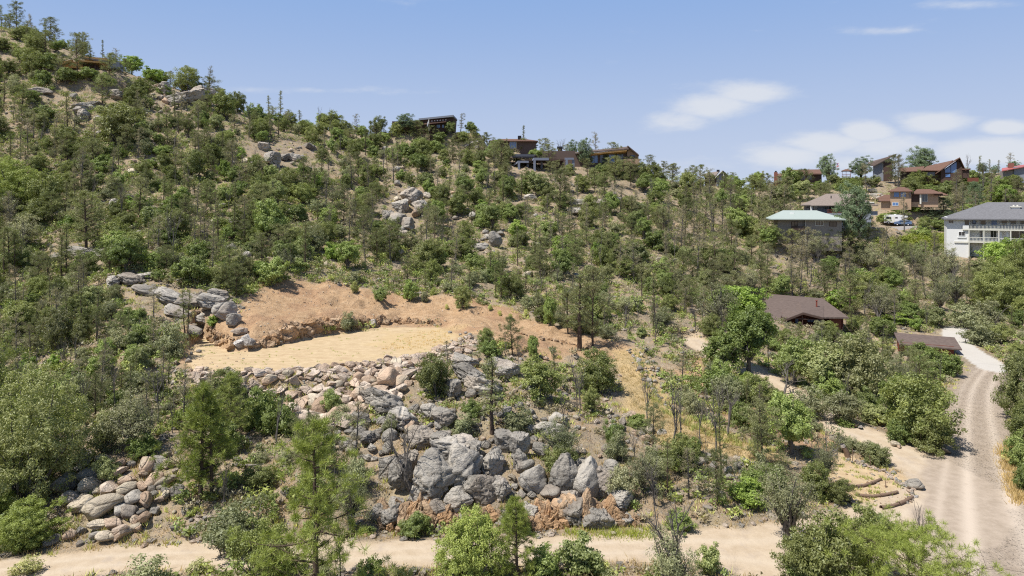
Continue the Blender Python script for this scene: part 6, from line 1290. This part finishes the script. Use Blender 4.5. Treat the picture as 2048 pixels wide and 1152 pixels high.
x, y, z = ground(1693, 914); e = parent_empty('tree_stump', x, y, z, 'leaning brown stump with bleached top above the terraced garden', 'stump'); sub(tubeobj('trunk', [(x+.15, y, z-.2), (x, y, z+.4), (x-.25, y, z+.8)], .24, .17, 'log'), e); sub(tubeobj('bleached_top', [(x-.25, y, z+.8), (x-.36, y, z+1.02)], .19, .15, 'rock_white'), e)
for (px, py, hh, lab) in [(1705, 925, 30, 'tall dry flower stalk at the top of the garden'), (1740, 935, 24, 'dark dry stalk beside the garden stones'), (1771, 975, 14, 'short dark stake standing on the lower garden terrace')]:
    x, y, z = ground(px, py); o = tubeobj('dry_stalk', [(x, y, z-.1), (x+.02, y, z+hh*y/F*.5), (x-.02, y, z+hh*y/F)], .035, .02, 'log'); tag(o, lab, 'plant stalk')
HOUSEBOX = []   # px ranges that houses fill, with the distance of their front: keep big plants out from right before them
for a in [(1880, 2100, 166, 12), (1535, 1690, 153, 10), (1605, 1760, 178, 9), (1757, 1885, 218, 12), (1500, 1692, 112, 9), (1790, 1915, 97, 9), (1540, 1650, 262, 14), (1730, 1800, 262, 10),
          (1800, 1925, 252, 14), (1740, 1900, 205, 12), (840, 915, 192, 8), (1015, 1285, 176, 12), (115, 240, 152, 10), (1380, 1460, 240, 14), (1985, 2100, 250, 12), (975, 1080, 190, 10), (1680, 1710, 255, 8)]:
    HOUSEBOX.append(a)
BX, BY = np.meshgrid(np.arange(-135, 215, .5), np.arange(24, 310, .5), indexing='ij'); BLK = np.zeros(BX.shape, bool)
for Pn in NOGO: BLK |= poly_dist(BX, BY, Pn) < 0.3
for R, ex in ((BOT, .9), (MAIN, 1.2), (TRK, .8), (DRV, .9), (STR, 1.0)):
    d, _, _, w = line_dist(BX, BY, R); BLK |= d < w+ex
def blocked(x, y, px, h):
    i = int((x+135)*2+.5); j = int((y-24)*2+.5)
    if 0 <= i < BLK.shape[0] and 0 <= j < BLK.shape[1] and BLK[i, j]: return True
    for (a, b, cd, dp_) in HOUSEBOX:
        if a-6 < px < b+6 and cd-dp_*0.6 < y < cd+dp_*1.3: return True
        if a < px < b and cd-14 < y <= cd and h > 2.6: return True
    return False
counts = {}
for p in PLANTS: counts[KIND_INFO[p[1]][0]] = counts.get(KIND_INFO[p[1]][0], 0)+1
def pick(px, py, y):
    n = float(vnoise(np.array([px/160.0]), np.array([py/110.0]), 41)[0])
    if px > 1300 and py < 640: w = dict(pinyon=.17, dull=.17, oak=.20, grey=.20, juniper=.10, oaktree=.05, deadthin=.04, thin=.03, brush=.03, leafybush=.01)
    elif py > 560: w = dict(juniper=.10, oak=.24, grey=.30, brush=.14, pinyon=.05, deadthin=.07, dull=.04, thin=.03, leafybush=.02)
    else: w = dict(juniper=.17, oak=.27+.2*n, grey=.24-.15*n, pinyon=.11, dull=.09-.1*n, thin=.04, deadthin=.035, brush=.035, oaktree=.03, leafybush=.015)
    ks = [k for k in w if counts.get(KIND_INFO[k][0], 0) < 292]
    ww = np.array([max(w[k], 0.005) for k in ks]); return ks[int(rng.choice(len(ks), p=ww/ww.sum()))]
N = 0
for it in range(60000):
    if N >= 1900: break
    px = float(rng.random()*2300-120); py = float(20+rng.random()*1150)
    x, y, z = ground(px, py)
    rw = HOR+(CAMZ-z)*F/y
    if abs(rw-py) > 12 or y > 300: continue
    if py > 1040 and px < 1500 and py < 1060: continue
    k = pick(px, py, y)
    sc = 0.85+0.75*rng.random()**1.3
    if k in ('oak', 'grey', 'juniper', 'brush') : sc *= 0.95
    if y > 150: sc *= 1.0+min(.35, (y-150)/250)
    if py > 560: sc *= 0.80
    if py > 700: sc *= 0.85
    if k in ('pinyon', 'dull', 'thin', 'deadthin', 'oaktree'): sc *= 0.82
    H_ = K[k]['H']*sc; Wd = K[k]['W']*sc
    if px > 1250 and py < 660: sc *= 1.30; H_ *= 1.30; Wd *= 1.30
    r = 0.22*Wd
    if py < 250 and px < 600: r *= 0.95
    if not free(x, y, r, 0.92 if y > 80 else 1.0): continue
    if blocked(x, y, px, H_): continue
    rocky = float(vnoise(np.array([x/9]), np.array([y/9]), 55)[0])
    if rocky > 0.33 and rng.random() < 0.7: continue
    if 450 < px < 1330 and 690 < py < 1060 and rng.random() < 0.80: continue
    if px < 450 and py > 860 and rng.random() < .8: continue
    if 1230 < px < 1620 and py > 690 and rng.random() < .6: continue
    if py > 1000 and rng.random() < .5: continue
    if 150 < px < 420 and 700 < py < 900 and rng.random() < 0.3: continue
    OCC.append((x, y, r)); N += 1
    nm = KIND_INFO[k][0]; counts[nm] = counts.get(nm, 0)+1
    put_plant(k, (x, y, z-0.1), sc*(0.85+.3*rng.random()), sc*(0.85+.3*rng.random()), px, py)
print('random plants', N, counts)

# labels that single each plant out: kind, place, then rank by size or order
_o = 'first second third fourth fifth sixth seventh eighth ninth tenth eleventh twelfth thirteenth fourteenth fifteenth sixteenth seventeenth eighteenth nineteenth twentieth'.split()
ORD = ['leftmost']+[w+' from left' for w in _o[1:]]+['twenty-'+w+' from left' for w in _o[:9]]+['thirtieth from left']+['thirty-'+w+' from left' for w in _o[:9]]+['fortieth from left']+['forty-'+w+' from left' for w in _o[:9]]
def short(nm, n):
    w = nm.split()
    while len(w)+n+4 > 16 and len(w) > 3 and w[1] not in ('pad',): w.pop(1)
    return ' '.join(w)
def label_all(items, words):
    """items: (obj, phrase, px, py, size); same phrase -> split by size words, then by order from the left"""
    groups = {}
    for it in items:
        rel, nm = label_words(it[2], it[3]); groups.setdefault((it[1], rel, nm), []).append(it)
    for (ph, rel, nm), L in groups.items():
        nm = short(nm, len(ph.split())+len(rel.split()))
        if len(L) == 1: L[0][0]['label'] = f'{ph} {rel} {nm}'; continue
        L.sort(key=lambda q: q[2])
        if len(L) == 2:
            a, b = L
            a[0]['label'] = f'{ph} {rel} {nm}, the left one of two'; b[0]['label'] = f'{ph} {rel} {nm}, the right one of two'; continue
        for i, q in enumerate(L):
            o = ORD[i] if i < len(L)-1 and i < len(ORD) else 'rightmost'
            q[0]['label'] = f'{ph} {rel} {nm}, {o}'
items = []
for (o, k, px, py, h, lab, w) in PLANTS:
    o['group'] = {'juniper': 'junipers on the slopes', 'shrub': 'shrubs on the slopes', 'pine tree': 'pines on the slopes', 'tree': 'scrubby trees on the slopes', 'dead tree': 'bare trees on the slopes',
                  'spruce': 'spruces by the houses', 'bush': 'leafy bushes on the slopes'}[KIND_INFO[k][3]]
    if lab: continue
    rat = h/K[k]['H']; sw = 'small ' if rat < 0.72 else ('large ' if rat > 1.12 else '')
    items.append((o, f'{sw}{KIND_INFO[k][1]} {KIND_INFO[k][2]}', px, py, h))
label_all(items, None)
label_all(BLABEL, None)

for o in S.objects:
    if o.parent is None and 'label' in o and len(o['label'].replace(',', ' ').split()) > 16:
        w = o['label'].split(); w = w[1:] if w[0] in ('small', 'large') else w
        l_ = ' '.join(w).replace('the right one of two', 'right one').replace('the left one of two', 'left one').replace('grey-green twiggy tree', 'twiggy tree').replace('airy grey-green shrub', 'airy shrub').replace('tall open ', '').replace('drab thin-crowned', 'drab').replace('leafy green', 'green').replace('bare grey dead tree', 'grey dead tree').replace('dark green pinyon', 'pinyon')
        o['label'] = l_
# ------------------------------------------------------------------ ground stuff: pebbles, grass, litter, low brush
def sample_ground(n, xlo=-100, xhi=2150, ylo=20, yhi=1200):
    out = []
    for i in range(n):
        px = xlo+rng.random()*(xhi-xlo); py = ylo+rng.random()*(yhi-ylo); x, y, z = ground(px, py)
        if abs(HOR+(CAMZ-z)*F/y-py) < 8: out.append((x, y, z, px, py))
    return np.array(out)
G_ = np.vstack([sample_ground(30000), sample_ground(16000, ylo=20, yhi=620)]); rng.shuffle(G_)
X_, Y_ = G_[:, 0], G_[:, 1]
onroad = np.zeros(len(G_), bool)
for R in (BOT, MAIN, TRK, DRV, STR):
    d, _, _, w = line_dist(X_, Y_, R); onroad |= d < w+.1
inpad = poly_dist(X_, Y_, PAD) < 0; inbare = (poly_dist(X_, Y_, BARE) < 0) | (poly_dist(X_, Y_, SOIL2) < 0); instraw = (poly_dist(X_, Y_, STRAW) < .3) | (poly_dist(X_, Y_, STRAWP) < 0); ingard = poly_dist(X_, Y_, GARD) < 0
nat = ~(onroad | inpad | ingard); q = nat & ~instraw
rock = vnoise(X_/6, Y_/6, 61)+.4*vnoise(X_/2, Y_/2, 62)
sel = G_[q & ~inbare & (rng.random(len(G_)) < .42+1.4*rock)]
joined('scattered_stones', [(a[0], a[1], a[2]+.02, (.08+.38*rng.random()**2.4)*(0.75+a[1]/220)) for a in sel[:17000]], TP, ['granite', 'granite_tan', 'granite', 'granite_pink'])
sel = G_[inbare | ingard]
joined('soil_clods', [(a[0], a[1], a[2]+.01, .04+.12*rng.random()**3) for a in sel[:4200]], TP, ['granite_pink', 'rock_orange', 'granite_tan'])
def blades(name, pts, h, n, wd, mat, spread=.12, lean=.5):
    P0 = np.repeat(pts, n, 0); m = len(P0); g = rng
    a = g.random(m)*6.283; off = g.normal(0, spread, (m, 2))*(h if np.ndim(h) == 0 else np.repeat(h, n)[:, None])*2
    hh = (h if np.ndim(h) == 0 else np.repeat(h, n))*(.5+.7*g.random(m)); B = P0[:, :3].copy(); B[:, :2] += off; B[:, 2] -= .03
    dx, dy = np.cos(a)*wd*.5, np.sin(a)*wd*.5; l = g.normal(0, lean, (m, 2))*hh[:, None]*.6
    V = np.stack([B+np.stack([dx, dy, 0*dx], 1), B-np.stack([dx, dy, 0*dx], 1), B+np.stack([l[:, 0]+off[:, 0]*.3, l[:, 1]+off[:, 1]*.3, hh], 1)], 1).reshape(-1, 3)
    o = link(name, mesh_np(name, V, np.arange(len(V)).reshape(-1, 3), [M[mat]], attrs={'v': np.repeat(g.random(m), 3)})); tag(o, kind='stuff'); return o
dry = nat & ~inbare
s1 = G_[dry & (rng.random(len(G_)) < .5)]; blades('dry_grass', s1[:9000], .30, 14, .045, 'straw', .30)
s2 = G_[q & ~inbare & (rng.random(len(G_)) < np.where(G_[:, 4] > 850, .12, .42))]; blades('green_forbs', s2[:8500], .34, 16, .07, 'forb', .22)
def px_sample(poly, n):
    A = np.array(poly, float); lo = A.min(0); hi = A.max(0); o = []
    while len(o) < n:
        px = lo[0]+rng.random()*(hi[0]-lo[0]); py = lo[1]+rng.random()*(hi[1]-lo[1])
        if inpoly(px, py, A): o.append((*ground(px, py), px, py))
    return np.array(o)
STRAW_PX = [(1232,700),(1275,705),(1320,790),(1400,850),(1520,895),(1560,930),(1440,905),(1330,885),(1262,822)]
blades('straw_grass', px_sample(STRAW_PX, 800), .20, 12, .035, 'straw', .30)
blades('straw_grass', px_sample([(760,700),(820,664),(880,658),(905,668),(890,690),(820,700)], 200), .18, 8, .045, 'straw', .3)
blades('garden_weeds', px_sample(garden_px, 70), .22, 18, .06, 'forb', .2); blades('pad_weeds', px_sample(pad_px, 110), .16, 12, .05, 'forb', .25)
blades('verge_grass', px_sample([(1140,1062),(1300,1058),(1310,1078),(1130,1075)], 70), .35, 18, .04, 'sumac', .3)
blades('verge_grass', px_sample([(1995,900),(2030,880),(2050,1000),(2030,1010)], 160), .4, 22, .05, 'straw', .3)
blades('strip_weeds', px_sample([(1262,700),(1275,700),(1320,800),(1400,840),(1560,905),(1500,905),(1380,860),(1300,810)], 200), .38, 16, .06, 'forb', .16)
blades('road_verge', px_sample([(700,1140),(1300,1132),(1320,1150),(700,1152)], 90), .3, 12, .05, 'straw', .3)
# low brush that carpets the slopes between the bigger shrubs: joined clumps
def brush_mass(name, pts, mats, n, size, asp, rm=1.0):
    for mi, mat in enumerate(mats):
        sub_ = pts[mi::len(mats)]
        C = sub_[:, :3].copy(); r = rm*(.38+.5*rng.random(len(C)))*(.72+C[:, 1]/190); C[:, 2] += r*.45
        g = np.random.default_rng(900+mi); K3 = 4
        CC = np.repeat(C, K3, 0)+g.normal(0, .55, (len(C)*K3, 3))*np.repeat(r, K3)[:, None]*np.array([1, 1, .35]); RR = np.repeat(r, K3)*.6
        V, Fc, v = leaves(CC, RR, n, size, asp, g, flat=.7)
        o = link(name, mesh_np(name, V, Fc, [M[mat]], attrs={'v': v})); tag(o, kind='stuff')
notbuilt = np.ones(len(G_), bool)
ss = G_[q & ~inbare & (rng.random(len(G_)) < .5)]
keep = []
for a in ss:
    if len(keep) >= 10500: break
    if blocked(a[0], a[1], a[3], 1.0): continue
    if 640 < a[3] < 1330 and 700 < a[4] < 1060 and rng.random() < .75: continue
    if a[4] > 860 and rng.random() < .8: continue
    keep.append(a)
keep = np.array(keep); rng.shuffle(keep)
brush_mass('low_brush', keep, ['grey', 'oak', 'forb', 'juniper', 'dull', 'oak'], 22, .22, .6)
brush_mass('sumac_patch', px_sample([(1745,486),(1820,474),(1893,470),(1897,500),(1850,510),(1770,510)], 260), ['sumac'], 30, .26, .7)
